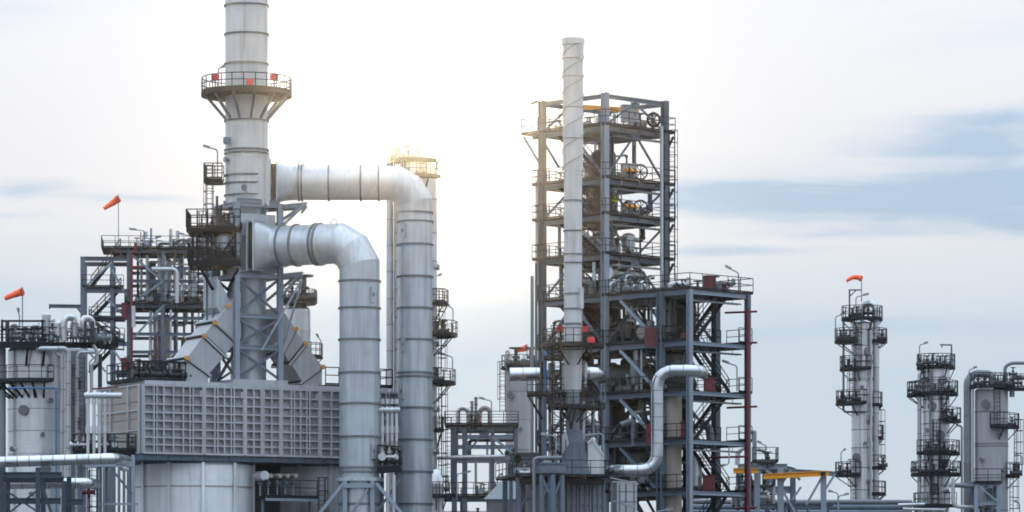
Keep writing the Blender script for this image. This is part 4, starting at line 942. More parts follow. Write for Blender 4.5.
lamp(434, 290, 277, 442, 274.5, Yt, 'uppermost small lamp on the tower behind the ducts'); lamp(453, 334, 309, 446, 304, Yt, 'middle curved lamp on the tower behind the ducts'); lamp(452.5, 382, 357, 438, 353, Yt, 'lower curved lamp on the tower behind the ducts')
valves(((396, 158, 1.1), (402, 171), (408, 157, 1.1), (418, 158, 1.1), (421, 172)), Yt - 1.9, 'the tower behind the ducts', 1.5, 'equip'); valves(((437, 331), (443, 331), (437, 379)), Yt - .7, 'the side platforms near the ducts', 1.5)
vc = V((xx(436.5, 320), 320, 0)); t = thing('process_vessel', 'small silver vessel with conical top below the tower side platforms', 'vessel', vc)
rv = mtr(7.5, 320); MB().lathe(vc, [(rv, 0), (rv, zz(484, 320))], 24).build('shell', 'shell', t); MB().lathe(vc, [(rv, zz(484, 320)), (rv * .45, zz(470, 320)), (rv * .2, zz(469, 320))], 24).build('cone_top', 'shell', t); arc_platform(t, vc, zz(496, 320), rv, rv + .5, -90, 90)

# ================================================================== CENTRE SMALL FRAME
Ye = 340.0
e = Frame('steel_frame', 'small open steel frame with two gooseneck pipes between tower and dark heater', 454, Ye, 0)
w1, w2, w3 = mtr(10.5, Ye), mtr(38.5, Ye), mtr(62, Ye); zt = e.z(428)
for a in (0, w1, w2, w3):
    for bb in (0, 4): e.col(a, bb, 0, zt, .4 if a in (w1, 0) else .32)
e.deck(-.8, w3 + .2, -.4, 4.4, zt, 'flrb'); e.beam(-.5, 0, w3, 0, zt, .3, .5); e.beam(-.5, 4, w3, 4, zt, .3, .5)
for py in (437, 447, 457, 461): e.beam(0, 0, w3, 0, e.z(py), .2, .35, 'steel_l')
e.vee(w1, 0, w2 + 1, 0, e.z(456), e.z(430)); e.brace(w2, -.1, e.z(437), w3, -.1, e.z(456), .2, 'steel_l')
e.beam(-1.2, 0, w3, 0, e.z(499), .3, .5); e.deck(-.9, w3 + .2, -.4, 4.4, e.z(499), 'f'); e.deck(-.9, w3 + .2, -.4, 4.4, e.z(528), 'f')
ladder(e.root, at(448.5, 500, Ye - .3), at(448.5, 418, Ye - .3), (-.3, -1, 0))
for px, lab in ((458, 'left'), (490, 'right')):
    sg = 1 if lab == 'left' else -1
    pipe_thing('gooseneck_pipe', lab + ' gooseneck pipe on top of the small centre frame', [at(px, 428, Ye + .5), at(px, 408, Ye + .5), at(px + 10 * sg, 408, Ye + .5), at(px + 11 * sg, 428, Ye + .5)][::1], mtr(2.4, Ye), 'beige' if sg < 0 else 'shell', rad=.6)
    pipe_thing('vent_pipe', lab + ' thin upright vent between goosenecks on the small centre frame', [at(px + 14 * sg, 428, Ye + .3), at(px + 14 * sg, 399 + sg * 2, Ye + .3)], .12, 'equip', flanges=(.5, .75, .95))
    valve(lab + ' small valve between goosenecks on the small centre frame', at(px + 14 * sg, 424, Ye), (1, 0, 0), 'valves of small centre frame', s=1.3)
e.clutter(.2, w3, .2, 3.5, e.z(456), zt, 31, 'the beams of the small centre frame', 3, 3, 0, 0, 0); e.clutter(.2, w3, .2, 3.5, e.z(528) + .3, e.z(499) - .2, 32, 'the lowest deck of the small centre frame', 5, 5, 3, 1, 1); e.clutter(.2, w3, .2, 3.5, e.z(499) + .3, e.z(460), 33, 'the middle deck of the small centre frame', 3, 3, 5, 0, 0)
lamp(491.5, 428, 401, 479, 398, Ye, 'curved lamp on the small centre frame'); lamp(457, 500, 474, 471, 471.5, Ye - 1, 'lamp low on the small centre frame'); lamp(497.5, 499, 476, 503, 474, Ye + 2, 'far small lamp under the small centre frame')
pipe_thing('process_pipe', 'level grey pipe crossing to the small centre frame from the left', [at(430, 458, Ye - 1), at(505, 456.5, Ye - 1)], mtr(2, Ye), 'shell')
hp = thing('hopper', 'grey pyramid roofed hopper at the foot of the centre vessel', 'hopper', (xx(508, 325), 325, 0)); z0, z1 = zz(500, 325), zz(479, 325)
x0, x1, xm0, xm1 = xx(484, 325), xx(530, 325), xx(503, 325), xx(512, 325)
MB().add([(x0, 323, z0), (x1, 323, z0), (x1, 328, z0), (x0, 328, z0), (xm0, 324.5, z1), (xm1, 324.5, z1), (xm1, 326.5, z1), (xm0, 326.5, z1)], [[0, 1, 5, 4], [1, 2, 6, 5], [2, 3, 7, 6], [3, 0, 4, 7], [4, 5, 6, 7], [3, 2, 1, 0]]).build('hood', 'equip', hp, False)
MB().box(x0 + .2, x1 - .2, 323.2, 327.8, 0, z0).build('casing', 'equip', hp, False)
t = thing('fan_housing', 'dark grey square fan housing left of the dark heater', 'housing', (xx(525, 300), 300, 0))
MB().box(xx(510, 300), xx(538, 300), 299, 302.5, zz(466, 300), zz(453, 300)).build('casing', 'steel', t, False); MB().box(xx(509, 300), xx(539, 300), 298.8, 302.7, zz(454.4, 300), zz(453, 300)).build('lid', 'equip', t, False)
MB().sweep([at(518, 459, 299), at(518, 459, 298.8)], .3, 16).build('fan_inlet', 'dark', t)
for px in (511, 537): MB().bar(V((xx(px, 301), 301, 0)), V((xx(px, 301), 301, zz(466, 301))), .3).build('leg', 'steel', t, False)

# grey vessel with windsock behind
vv, vvc, vvr = tower('process_column', 'plain weathered grey column with windsock on top at centre', 518, 352, 12.5, 370, (392, 420, 450, 480, 520), 'tank_dark', .35, .02)
ladder(vv, at(502.5, 412, 351), at(502.5, 362, 351), (-.3, -1, 0)); arc_platform(vv, vvc, zz(368, 352), .5, vvr + .4, -140, 90, False)
windsock(527, 368, 345, 514, 351.5, 352, 'small orange windsock above the plain grey centre column', .3, .14, .0)
pipe_thing('vent_pipe', 'thin hooked vent pipe on the plain grey centre column', [at(506, 368, 351), at(506, 351, 351), at(509, 351, 351), at(509.5, 366, 351)], .09, 'shell', rad=.2)
valve('round dark valve on the plain grey centre column top', at(516, 364, 351), (1, 0, 0), None, s=2.4); valve('dark valve beside windsock on the plain grey centre column', at(531, 364, 351), (1, 0, 0), None, s=2.4)

# ================================================================== TALL FRAME (right)
SZ = 6.6
A = Frame('steel_frame', 'tall open steel frame with five railed decks at right of centre', 605, 300.0, 45)
zl = [A.z(p) for p in (96, 128, 181, 217, 257, 299, 349, 398, 446, 496)]
zl.append(8.6); zl.append(4.6)
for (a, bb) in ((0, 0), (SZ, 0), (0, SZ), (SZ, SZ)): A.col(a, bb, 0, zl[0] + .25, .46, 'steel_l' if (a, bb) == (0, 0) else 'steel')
MB().bar(A.P(-.1, SZ + .55, 0), A.P(-.1, SZ + .55, zl[4]), .2).build('column', 'steel', A.root, False)
pairs = [((0, 0), (SZ, 0)), ((0, 0), (0, SZ)), ((SZ, 0), (SZ, SZ)), ((0, SZ), (SZ, SZ))]
for i, z in enumerate(zl):
    for (p, q) in pairs: A.beam(*p, *q, z, .2, .32)
    if i:
        A.deck(-.2, SZ + .9, -.25, SZ + .3, z, 'flrb')
        A.brace(SZ + .1, 0, z - 1.3, SZ + .95, 0, z, .14, 'dark')
        A.beam(SZ / 2, 0, SZ / 2, SZ, z, .2, .35); A.beam(0, SZ / 2, SZ, SZ / 2, z - .02, .2, .35)
for i in range(len(zl) - 1):
    z1, z0 = zl[i], zl[i + 1]; inv = i in (0, 1, 4, 5, 6, 7, 8, 9)
    for k, (p, q) in enumerate(pairs):
        if k == 1 and i < 5: A.brace(0, 0 if i % 2 else SZ, z0 + .2, 0, SZ / 2, z1 - .2, .13, 'steel'); continue
        if k >= 2 and i < 5: continue
        A.vee(*p, *q, z0 + .2, z1, inv, .13 if i < 5 else .17)
# left cantilever at the first deck and left landings, stairs
A.deck(-.2, 2.2, SZ + .3, SZ + 2.1, zl[1], 'lbr'); A.brace(0, SZ + .2, zl[1] - 2.2, 0, SZ + 2, zl[1] + .1, .14); A.brace(2, SZ + .2, zl[1] - 2.2, 2, SZ + 2, zl[1] + .1, .14)
for i in (2, 3, 4): A.deck(-.2, 1.4, SZ + .3, SZ + .9, zl[i], 'lb')
for i in range(1, 9): A.stair(1.2, 1.6, zl[i + 1] + .3, 1.2, 5.9, zl[i] + .3)
# monorail, caged ladder, vertical pipes
MB().hbar(A.P(-.6, SZ * .45, zl[0] - .55), A.P(SZ - 1.6, SZ * .18, zl[0] - .55), .22, .34).build('monorail_beam', 'yellow', A.root, False)
ladder(A.root, A.P(SZ + .55, -.25, zl[5]), A.P(SZ + .55, -.25, zl[1] + .4), (0.2, -1, 0), True, 'rail', .42)
pipe_thing('riser_pipe', 'thin pale pipe up the right face of the tall frame', [A.P(5.6, -.6, zl[6]), A.P(5.6, -.6, zl[1] + .6)], .13, 'shell')
pipe_thing('riser_pipe', 'hooked pale pipe on the left edge of the tall frame', [A.P(.4, SZ + 1.0, zl[5]), A.P(.4, SZ + 1.0, zl[1] - 3.2), A.P(.4, SZ + .1, zl[1] - 3.2)], .11, 'shell')
pipe_thing('riser_pipe', 'second pale pipe on the left edge of the tall frame', [A.P(-.5, SZ + .6, 12), A.P(-.5, SZ + .6, zl[4] - 1)], .13, 'equip')
lamp(521.5, 134, 108, 538, 101.5, 305, 'sunlit lamp arm at the top left of the tall frame')
# equipment on the decks
pA = A.P(3.3, 3.3, 0)
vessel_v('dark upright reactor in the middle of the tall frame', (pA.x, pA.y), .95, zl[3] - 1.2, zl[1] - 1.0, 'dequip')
for i, lab in ((1, 'top'), (2, 'second')): cabinet('grey control cabinet on the %s deck of the tall frame' % lab, A.P(3.0, .25, zl[i] + .3), 1.1, .6, 1.25 if i == 1 else .95, 'cab', rot=A.rot - .5, legs=.45 if i == 1 else .3)
cabinet('smaller grey control cabinet behind on the top deck of the tall frame', A.P(4.2, .9, zl[1] + .3), .5, .5, 1.3, 'equip', rot=A.rot - .5, legs=.3)
def wheelvalve(label, i, a):
    p = A.P(a, -.05, zl[i] + 1.0); t = thing('actuated_valve', label, 'valve', A.P(a, -.05, zl[i] + .3), 'yellow valves on the tall frame')
    MB().sweep([p - A.e1 * .7, p + A.e1 * .5], .17, 14).build('actuator', 'yellow', t); MB().ring(p - A.e1 * .4, A.e1, .17, .05, .1).build('band', 'dark', t); MB().ring(p + A.e1 * .15, A.e1, .17, .05, .1).build('band', 'dark', t)
    c = p + A.e1 * .95; d = V((.35, -1, 0)).normalized(); s = d.cross(V((0, 0, 1))); mb = MB()
    pts = [c + s * math.cos(q) * .55 + V((0, 0, math.sin(q) * .55)) for q in [2 * math.pi * k / 20 for k in range(21)]]
    mb.sweep(pts, .06, 8, False)
    for k in (0, 3, 7): mb.bar(pts[k], pts[k + 10], .05)
    mb.build('handwheel', 'dark', t); MB().bar(p - V((0, 0, .7)), p, .12).build('stand', 'steel', t, False)
wheelvalve('yellow valve actuator with handwheel, second deck of the tall frame', 2, 2.9); wheelvalve('yellow valve actuator with handwheel, third deck of the tall frame', 3, 2.9)
p = A.P(5.3, -.05, zl[1] + 1.1); t = thing('hose_reel', 'dark round hose reel on the top deck of the tall frame', 'hose reel', A.P(5.3, -.05, zl[1] + .3))
mb = MB(); d = V((.35, -1, 0)).normalized(); s = d.cross(V((0, 0, 1)))
pts = [p + s * math.cos(q) * .5 + V((0, 0, math.sin(q) * .5)) for q in [2 * math.pi * k / 20 for k in range(21)]]; mb.sweep(pts, .09, 8, False)
for k in (0, 3, 7): mb.bar(pts[k], pts[k + 10], .06)
mb.build('reel', 'dark', t); MB().bar(p - V((0, 0, .8)), p, .12).build('stand', 'steel', t, False)
vessel_v('small white drum on the fourth deck of the tall frame', (A.P(3.4, .8, 0).x, A.P(3.4, .8, 0).y), .5, zl[4] + .3, zl[4] + 2.1, 'white')
for k, (aa, zq) in enumerate(((1.6, .9), (1.6, 1.9))): exchanger(('lower' if k == 0 else 'upper') + ' silver exchanger shell on the fifth deck of the tall frame', A.P(aa, .9, zl[5] + zq + .2), A.P(aa + 3.4, .9, zl[5] + zq + .2), .42, 'alu')
for k in range(6): pipe_thing('process_pipe', 'silver bent pipe by the exchangers on the fifth deck, %s from left' % ordn(k), [A.P(.8 + k * .85, .3, zl[5] + .35), A.P(.8 + k * .85, .3, zl[5] + 1.3 + .35 * (k % 3)), A.P(1.4 + k * .85, .3, zl[5] + 1.3 + .35 * (k % 3))], .17, 'alu', 'silver pipes of the fifth deck')
TFX = 'the tall frame'
mats_hi = ('equip', 'shell', 'alu', 'dequip')
A.clutter(.8, 5.8, .6, 5.8, zl[2] + .3, zl[1] - .2, 41, 'the second deck of the tall frame', 6, 5, 6, 1, 0, mats=mats_hi); A.clutter(.8, 5.8, .3, 5.8, zl[1] + .3, zl[0] - .6, 42, 'the top deck of the tall frame', 2, 2, 6, 0, 0, mats=mats_hi)
A.clutter(.8, 5.8, .6, 5.8, zl[3] + .3, zl[2] - .2, 43, 'the third deck of the tall frame', 6, 6, 7, 1, 0, mats=mats_hi); A.clutter(.6, 5.8, .4, 5.8, zl[4] + .3, zl[3] - .2, 44, 'the fourth deck of the tall frame', 7, 7, 14, 1, 0, mats=mats_hi)
A.clutter(.4, 6.0, .4, 5.8, zl[5] + .3, zl[4] - .2, 45, 'the fifth deck of the tall frame', 9, 12, 10, 1, 2, mats=('shell', 'alu', 'equip', 'dequip'))
for i in range(6, 10):
    A.clutter(.4, 6.0, .4, 6.0, zl[i] + .3, zl[i - 1] - .2, 50 + i, 'the %s deck of the tall frame' % ordn(i - 1), 8, 8, 7, 2, 2, 2, mats=('equip', 'dequip', 'steel', 'shell', 'dequip'))

# person on the third deck
def person(p, face):
    t = thing('person', 'person in yellow hi-vis vest standing at the railing of the tall frame', 'person', p)
    J = dict(pel=(0, 0, .95), sp=(0, .01, 1.15), ch=(0, .02, 1.35), nk=(0, .01, 1.5), hd=(0, -.02, 1.62), top=(0, -.01, 1.74))
    vs = []; es = []; rs = []
    def addv(x, r): vs.append(x); rs.append(r); return len(vs) - 1
    pel = addv(J['pel'], .15); sp_ = addv(J['sp'], .14); ch = addv(J['ch'], .17); nk = addv(J['nk'], .06); hd = addv(J['hd'], .095); tp = addv(J['top'], .07)
    es += [(pel, sp_), (sp_, ch), (ch, nk), (nk, hd), (hd, tp)]
    for s in (-1, 1):
        h = addv((s * .1, 0, .88), .095); kn = addv((s * .11, -.02, .48), .06); an = addv((s * .12, .02, .08), .045); to = addv((s * .13, -.17, .04), .04)
        es += [(pel, h), (h, kn), (kn, an), (an, to)]
        sh = addv((s * .2, .02, 1.42), .065); elb = addv((s * .26, -.08, 1.15), .048); wr = addv((s * .2, -.33, 1.12), .034); ha = addv((s * .19, -.41, 1.12), .036)
        es += [(ch, sh), (sh, elb), (elb, wr), (wr, ha)]
        for k in range(4):
            f1 = addv((s * (.215 - .018 * k), -.455, 1.125), .010); f2 = addv((s * (.215 - .018 * k), -.485 - .004 * (k % 2), 1.105), .009); es += [(ha, f1), (f1, f2)]
        t1 = addv((s * .15, -.42, 1.11), .011); t2 = addv((s * .14, -.45, 1.10), .010); es += [(ha, t1), (t1, t2)]
    me = bpy.data.meshes.new('body'); me.from_pydata(vs, es, []); o = bpy.data.objects.new('body', me); COL.objects.link(o); o.parent = t
    md = o.modifiers.new('skin', 'SKIN'); 
    for i, r in enumerate(rs): me.skin_vertices[0].data[i].radius = (r, r * .8) if i < 3 else (r, r)
    me.skin_vertices[0].data[0].use_root = True
    o.modifiers.new('sub', 'SUBSURF').levels = 1; o.modifiers['sub'].render_levels = 1
    me.materials.append(M['cloth']); ORG[o.name] = ORG[t.name]; P0 = ORG[t.name]
    MB().add([P0 + V((.24 * math.cos(q) * k, .17 * math.sin(q) * k, z)) for z, k in ((.98, .95), (1.2, .95), (1.4, 1.0), (1.5, .6)) for q in [2 * math.pi * j / 16 for j in range(16)]],
             [[i * 16 + j, i * 16 + (j + 1) % 16, i * 16 + 16 + (j + 1) % 16, i * 16 + 16 + j] for i in range(3) for j in range(16)]).build('vest', 'hivis', t)
    MB().lathe((P0.x, P0.y - .03), [(.155, P0.z + 1.69), (.13, P0.z + 1.70), (.12, P0.z + 1.78), (.07, P0.z + 1.83), (.01, P0.z + 1.845)], 16).build('helmet', 'helm', t)
    MB().lathe((P0.x, P0.y - .045), [(.05, P0.z + 1.54), (.085, P0.z + 1.6), (.09, P0.z + 1.66), (.08, P0.z + 1.7)], 12).build('face', 'skin', t)
    t.rotation_euler.z = face
person(A.P(1.45, .35, zl[3] + .3), R(45))

# ================================================================== STAIR FRAME (right extension)
B = Frame('steel_frame', 'lower wide steel frame with zigzag stairs and red pipe at right', 605, 300.0, 45)
BB = -8.6; zB = zl[5:]
for (a, bb, ww, mm_) in ((0, BB, .36, 'steel_l'), (0, -5.7, .5, 'steel'), (6.4, BB, .36, 'steel'), (6.4, -5.4, .5, 'steel'), (3.2, -4.0, .36, 'steel'), (6.4, -2.4, .4, 'steel')): B.col(a, bb, 0, zB[0] + .2, ww, mm_)
for i, z in enumerate(zB):
    z = z + .015
    B.beam(0, BB, 6.4, BB, z, .2, .28, 'steel_l'); B.beam(0, BB, 0, -.2, z, .2, .32); B.beam(6.4, BB, 6.4, -.2, z, .2, .32); B.beam(0, -5.6, 6.4, -5.6, z, .22, .38); B.beam(0, -2.6, 6.4, -2.6, z - .02, .22, .38)
    B.deck(-.1, 6.9 if i == 0 else 6.3, -6.0 if i else BB - .1, -.45, z, 'flr' if i else 'flr')
    if i: B.deck(5.4, 6.9, BB, -6.05, z, 'fr'); B.deck(.1, 1.3, BB + .2, -6.05, z, 'l')
for i in range(len(zB) - 1):
    z1, z0 = zB[i], zB[i + 1]
    if i % 2 == 0: B.stair(1.5, -7.3, z0 + .3, 5.3, -7.3, z1 + .3)
    else: B.stair(5.3, -7.3, z0 + .3, 1.5, -7.3, z1 + .3)
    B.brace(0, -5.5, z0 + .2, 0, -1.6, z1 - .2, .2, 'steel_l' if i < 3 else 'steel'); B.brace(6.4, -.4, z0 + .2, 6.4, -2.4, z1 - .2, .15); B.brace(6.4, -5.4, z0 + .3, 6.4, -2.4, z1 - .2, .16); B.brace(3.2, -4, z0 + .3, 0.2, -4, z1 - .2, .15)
TS2 = 'the stair frame'
for i in range(1, 5):
    B.clutter(.4, 6.0, -5.2, -.6, zB[i] + .3, zB[i - 1] - .2, 70 + i, 'the %s deck of the stair frame' % ordn(i), 8, 8, 6, 2, 2, 1, mats=('equip', 'dequip', 'shell', 'steel', 'dequip', 'beige'))
B.clutter(.4, 6.0, -8, -.8, zB[0] + .3, zB[0] + 1.4, 69, 'the roof deck of the stair frame', 3, 3, 8, 0, 0, mats=mats_hi)
# vessels in the stair frame
def vatB(label, px, py0, py1, rpx, Y, m): vat(label, px, py0, py1, rpx, Y, m)
vc = V((xx(672.5, 296.5), 296.5, 0)); t = thing('process_column', 'beige clad column standing inside the stair frame', 'column', vc); rv = mtr(9.3, 296.5)
shell(t, vc, rv, 0, zz(392, 296.5), sorted(zz(p, 296.5) for p in (405, 420, 436, 452, 468, 484, 500, 530)), 'beige', ring_t=.02, ring_w=.05); dome(t, vc, rv, zz(392, 296.5), 'beige', .4)
vatB('pale upright vessel right of the beige column in the stair frame', 696, 455, 495, 6, 298, 'shell')
vatB('white slim vessel high inside the frames behind the silver pipe', 632, 318, 347, 4.5, 300.5, 'white'); vatB('white narrow neck vessel above the slim one', 631.5, 305, 322, 1.8, 300.5, 'white')
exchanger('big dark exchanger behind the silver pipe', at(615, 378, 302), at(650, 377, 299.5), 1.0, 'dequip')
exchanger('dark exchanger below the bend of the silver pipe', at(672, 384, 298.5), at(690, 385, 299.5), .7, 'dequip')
pipe_thing('gooseneck_pipe', 'dark gooseneck pipe on the third deck of the stair frame', [at(621, 425, 298), at(632, 421, 298), at(634, 424, 298), at(634.5, 446, 298)], mtr(3.2, 298), 'equip', rad=.5)
pipe_thing('gooseneck_pipe', 'grey gooseneck pipe right of the stairs in the stair frame', [at(700, 424, 300), at(709, 426, 300), at(711, 445, 300)], mtr(4, 300), 'equip', rad=.9)
redg = None
cabinet('large red box on the roof deck of the stair frame', at(711, 295, 296.5) + V((0, 0, .0)), .75, .5, 1.3, 'red', legs=.1, rot=R(30))
cabinet('small red box beside the large one on the roof deck of the stair frame', at(725, 297, 298), .36, .3, .7, 'red', legs=.2, rot=R(30))
cabinet('large dark red panel behind the brace of the stair frame', at(650.5, 347.5, 295.8), .85, .3, 1.3, 'red', legs=.1)
cabinet('small dark red box beside the front column of the stair frame', at(683.5, 346, 295.5), .4, .3, .8, 'red', legs=.1)
cabinet('dark red cabinet on the second deck of the stair frame', at(709.5, 393, 297), .85, .4, 1.0, 'red', legs=.1)
cabinet('dark red cabinet under the lower stairs of the stair frame', at(709, 492, 297), .9, .5, 1.1, 'red', legs=.1)
cabinet('dark red panel half hidden left of the silver pipe', at(648.5, 446, 296), .4, .3, 1.5, 'red', legs=.1)
cabinet('small dark red panel beside the front column, third deck', at(683, 440, 294.7), .3, .3, 1.2, 'red', legs=.1)
t = thing('actuated_valve', 'yellow valve actuator on the roof deck of the stair frame', 'valve', at(690, 294.5, 295.5), 'yellow valves on the stair frame')
p = at(690, 290.8, 295.5); MB().sweep([p - V((.52, 0, 0)), p + V((.52, 0, 0))], .19, 14).build('actuator', 'yellow', t); MB().ring(p, (1, 0, 0), .19, .05, .12).build('band', 'dark', t); MB().bar(p - V((0, 0, .35)), p, .15).build('stand', 'steel', t, False)
for k in (-1, 0): MB().bar(p + V((k * .4 - .2, 0, .1)), p + V((k * .4 - .6, 0, .6)), .12).build('lever', 'dark', t, False)
xr = B.P(6.4, BB, 0) + V((0, -.42, 0))
pipe_thing('fire_pipe', 'tall dark red pipe up the right edge of the stair frame', [V((xr.x, xr.y, 0)), V((xr.x, xr.y, zz(309, xr.y)))], .155, 'red')
for i, (py, px0) in enumerate(((312, 725), (343, 725), (407, 727), (457, 705), (508, 735))): pipe_thing('fire_pipe', 'short dark red level pipe off the tall red pipe, %s from the top' % ('first second third fourth fifth'.split()[i]), [at(px0, py + .8, 299), at(757 if i != 3 else 749, py - .5, xr.y - .2)], .08, 'red')
lamp(738.5, 297, 273, 725, 266, 298, 'lamp pole on the roof deck of the stair frame'); lamp(737, 391, 366, 722, 361, 298, 'lamp pole on the second deck of the stair frame'); lamp(729, 446, 464, 722, 466, 297, 'small lamp under the third deck of the stair frame')

# big silver pipe loop in front
Ys = 288.5
pipe_thing('process_pipe', 'thick silver clad pipe loop in front of the stair frame', [at(699, 370.5, Ys) + V((.4, 3, 0)), at(699, 370.5, Ys), at(657, 370.5, Ys), at(657, 470, Ys), at(612, 470.5, Ys), at(612, 470.5, Ys) + V((-.3, 4, 0))], mtr(6, Ys), 'alu', clad=.95, rad=1.15)
pipe_thing('process_pipe', 'thick silver level pipe passing behind the slim stack', [at(510, 374.5, 291.5), at(598, 373, 291.5), at(598, 373, 291.5) + V((.4, 5, 0))], mtr(6.7, 291.5), 'alu', clad=.95, rad=.8)
MB_ = None
# white cabinet house at foot
t = thing('shelter', 'white clad cabinet shelter at the foot of the silver pipe loop', 'shelter', at(625, 640, 289)); X0, X1 = xx(612, 289), xx(637, 289)
MB().box(X0, X1, 289, 292, 0, zz(481, 289)).build('wall', 'white', t, False)
MB().add([(X0 - .1, 288.9, zz(477, 289)), (X1 + .1, 288.9, zz(483, 289)), (X1 + .1, 292.1, zz(483, 289)), (X0 - .1, 292.1, zz(477, 289)), (X0 - .1, 288.9, zz(478.5, 289) + .0), (X1 + .1, 288.9, zz(484.5, 289)), (X1 + .1, 292.1, zz(484.5, 289)), (X0 - .1, 292.1, zz(478.5, 289))], [[0, 1, 2, 3], [7, 6, 5, 4], [0, 4, 5, 1], [1, 5, 6, 2], [2, 6, 7, 3], [3, 7, 4, 0]]).build('roof', 'white', t, False)
for px in (619.5, 626, 634): MB().box(xx(px, 289) - .04, xx(px, 289) + .04, 288.95, 289, 0, zz(484, 289)).build('panel_joint', 'steel', t, False)
MB().box(X0 + .02, X0 + .35, 288.93, 289, 0, zz(482.5, 289)).build('door_post', 'steel', t, False)
for py in (492, 502): MB().box(X0 + .4, X1 - .02, 288.94, 289, zz(py, 289), zz(py, 289) + .05).build('sheet_joint', 'steel', t, False)
lamp(611, 520, 500, 634, 507, 287.5, 'pale lamp arm low in front of the white shelter'); lamp(655, 530, 512, 673, 509, 287, 'pale lamp arm at the bottom edge under the silver loop')

# ================================================================== SLIM STACK and its dark heater
Yk = 287.0
ks = thing('flue_stack', 'slim pale flue stack with spiral strakes in front of the tall frame', 'chimney', (xx(573, Yk), Yk, zz(392, Yk))); kc = V((xx(573, Yk), Yk, 0))
kr, kr2 = mtr(10, Yk), mtr(9, Yk)
shell(ks, kc, kr, zz(170, Yk), zz(40, Yk), sorted(zz(p, Yk) for p in (59, 77, 108, 139)), 'stack', ring_t=.05, ring_w=.09, ring_m='beige')
shell(ks, kc, kr2, zz(376, Yk), zz(170, Yk), sorted(zz(p, Yk) for p in (201, 231, 254.5, 263, 294, 309, 324, 350)), 'stack', ring_t=.08, ring_w=.1, ring_m='flange')
MB().lathe(kc, [(kr + .02, zz(45.5, Yk)), (kr + .12, zz(44.5, Yk)), (kr + .12, zz(39, Yk)), (kr - .05, zz(38, Yk))], 40).build('cap_ring', 'stack', ks)
MB().lathe(kc, [(kr2 * .9, zz(392, Yk)), (kr2, zz(376, Yk))], 32).build('base_cone', 'stack', ks)
for k in range(2):
    pts = [polar(kc, kr + .07, 180 * k + 40 + i * 18, zz(176 - i * 1.9, Yk)) for i in range(70)]
    MB().sweep(pts, .035, 6).build('helical_strake', 'beige', ks)
for py0, py1 in ((60, 44), (309, 288)): 
    MB().prism([polar(kc, kr - .1, 32, zz(py0, Yk)), polar(kc, kr - .1, 60, zz(py0, Yk)), polar(kc, kr + .2, 56, zz(py0, Yk)), polar(kc, kr + .2, 36, zz(py0, Yk))], (0, 0, zz(py1, Yk) - zz(py0, Yk))).build('port_box', 'stack', ks, False)
arc_platform(ks, kc, zz(345.5, Yk), kr2, mtr(31.5, Yk), 0, 360, True, True, depth=1.2)
arc_platform(ks, kc, zz(407, Yk), kr2 * .8, mtr(26, Yk), 0, 360, True, True)
MB().lathe(kc, [(kr2 * .75, zz(455, Yk)), (kr2 * .75, zz(392, Yk))], 32).build('lower_shell', 'equip', ks)
ladder(ks, at(556.5, 474, Yk - 1.6), at(556.5, 326, Yk - 1.6), (-.2, -1, 0)); 
for px in (552.5, 561): MB().bar(at(px, 474, Yk - 1.5), at(px, 330, Yk - 1.5), .12).build('ladder_post', 'dark', ks, False)
for i, (px, py, dy) in enumerate(((560.5, 331, .4), (585, 331, .6), (591, 342, -1.9))):
    t = thing('warning_light', 'red warning light on the slim stack platform, %s from left' % ('first second third'.split()[i]), 'warning light', at(px, py + 5, Yk + dy), 'red lights on the slim stack platform'); p = at(px, py, Yk + dy)
    MB().box(p.x - .26, p.x + .26, p.y - .15, p.y + .15, p.z - .05, p.z + .35).build('housing', 'bred', t, False); MB().bar(p - V((0, 0, .8)), p, .08).build('post', 'rail', t, False)
# dark heater under the slim stack
H = Frame('heater_casing', 'dark heater box with ribbed wall below the slim stack', 540, 284.5, 12, 'furnace')
HL = mtr(66, 285); zt = H.z(479)
MB().prism([H.P(0, 0, 0), H.P(HL, 0, 0), H.P(HL, 6, 0), H.P(0, 6, 0)], (0, 0, zt)).build('core_box', 'equip', H.root, False)
for i in range(5):
    a0, a1 = HL * i / 5, HL * (i + 1) / 5; pan = MB().prism([H.P(a0 + .03, -.05, 0), H.P(a1 - .03, -.05, 0), H.P(a1 - .03, 0, 0), H.P(a0 + .03, 0, 0)], (0, 0, zt - .1)).build('wall_panel', 'equip', H.root, False)
    for f in (.12, .5, .88):
        a = a0 + (a1 - a0) * f; MB().prism([H.P(a - .05, -.2, 0), H.P(a + .05, -.2, 0), H.P(a + .05, -.05, 0), H.P(a - .05, -.05, 0)], (0, 0, zt - .12)).build('rib', 'steel', pan, False)
    for k in range(9): MB().prism([H.P(a0 + .04, -.18, zt - .4 - k * .75), H.P(a1 - .04, -.18, zt - .4 - k * .75), H.P(a1 - .04, -.051, zt - .4 - k * .75), H.P(a0 + .04, -.051, zt - .4 - k * .75)], (0, 0, .09)).build('rib', 'steel', pan, False)
H.deck(-mtr(27, 285), HL + .1, -1.0, 6.2, H.z(476) - .3, 'flr'); H.beam(-1.9, -1.0, HL, -1.0, H.z(477) - .35, .2, .4, 'dark')
for a in (-1.7, -.4): H.col(a, -.6, 0, H.z(477), .32); H.col(a, 4, 0, H.z(477), .32)
H.beam(-1.7, -.6, 0, -.6, H.z(500), .2, .3); H.brace(-1.7, -.6, H.z(512), -.4, -.6, H.z(480), .15)
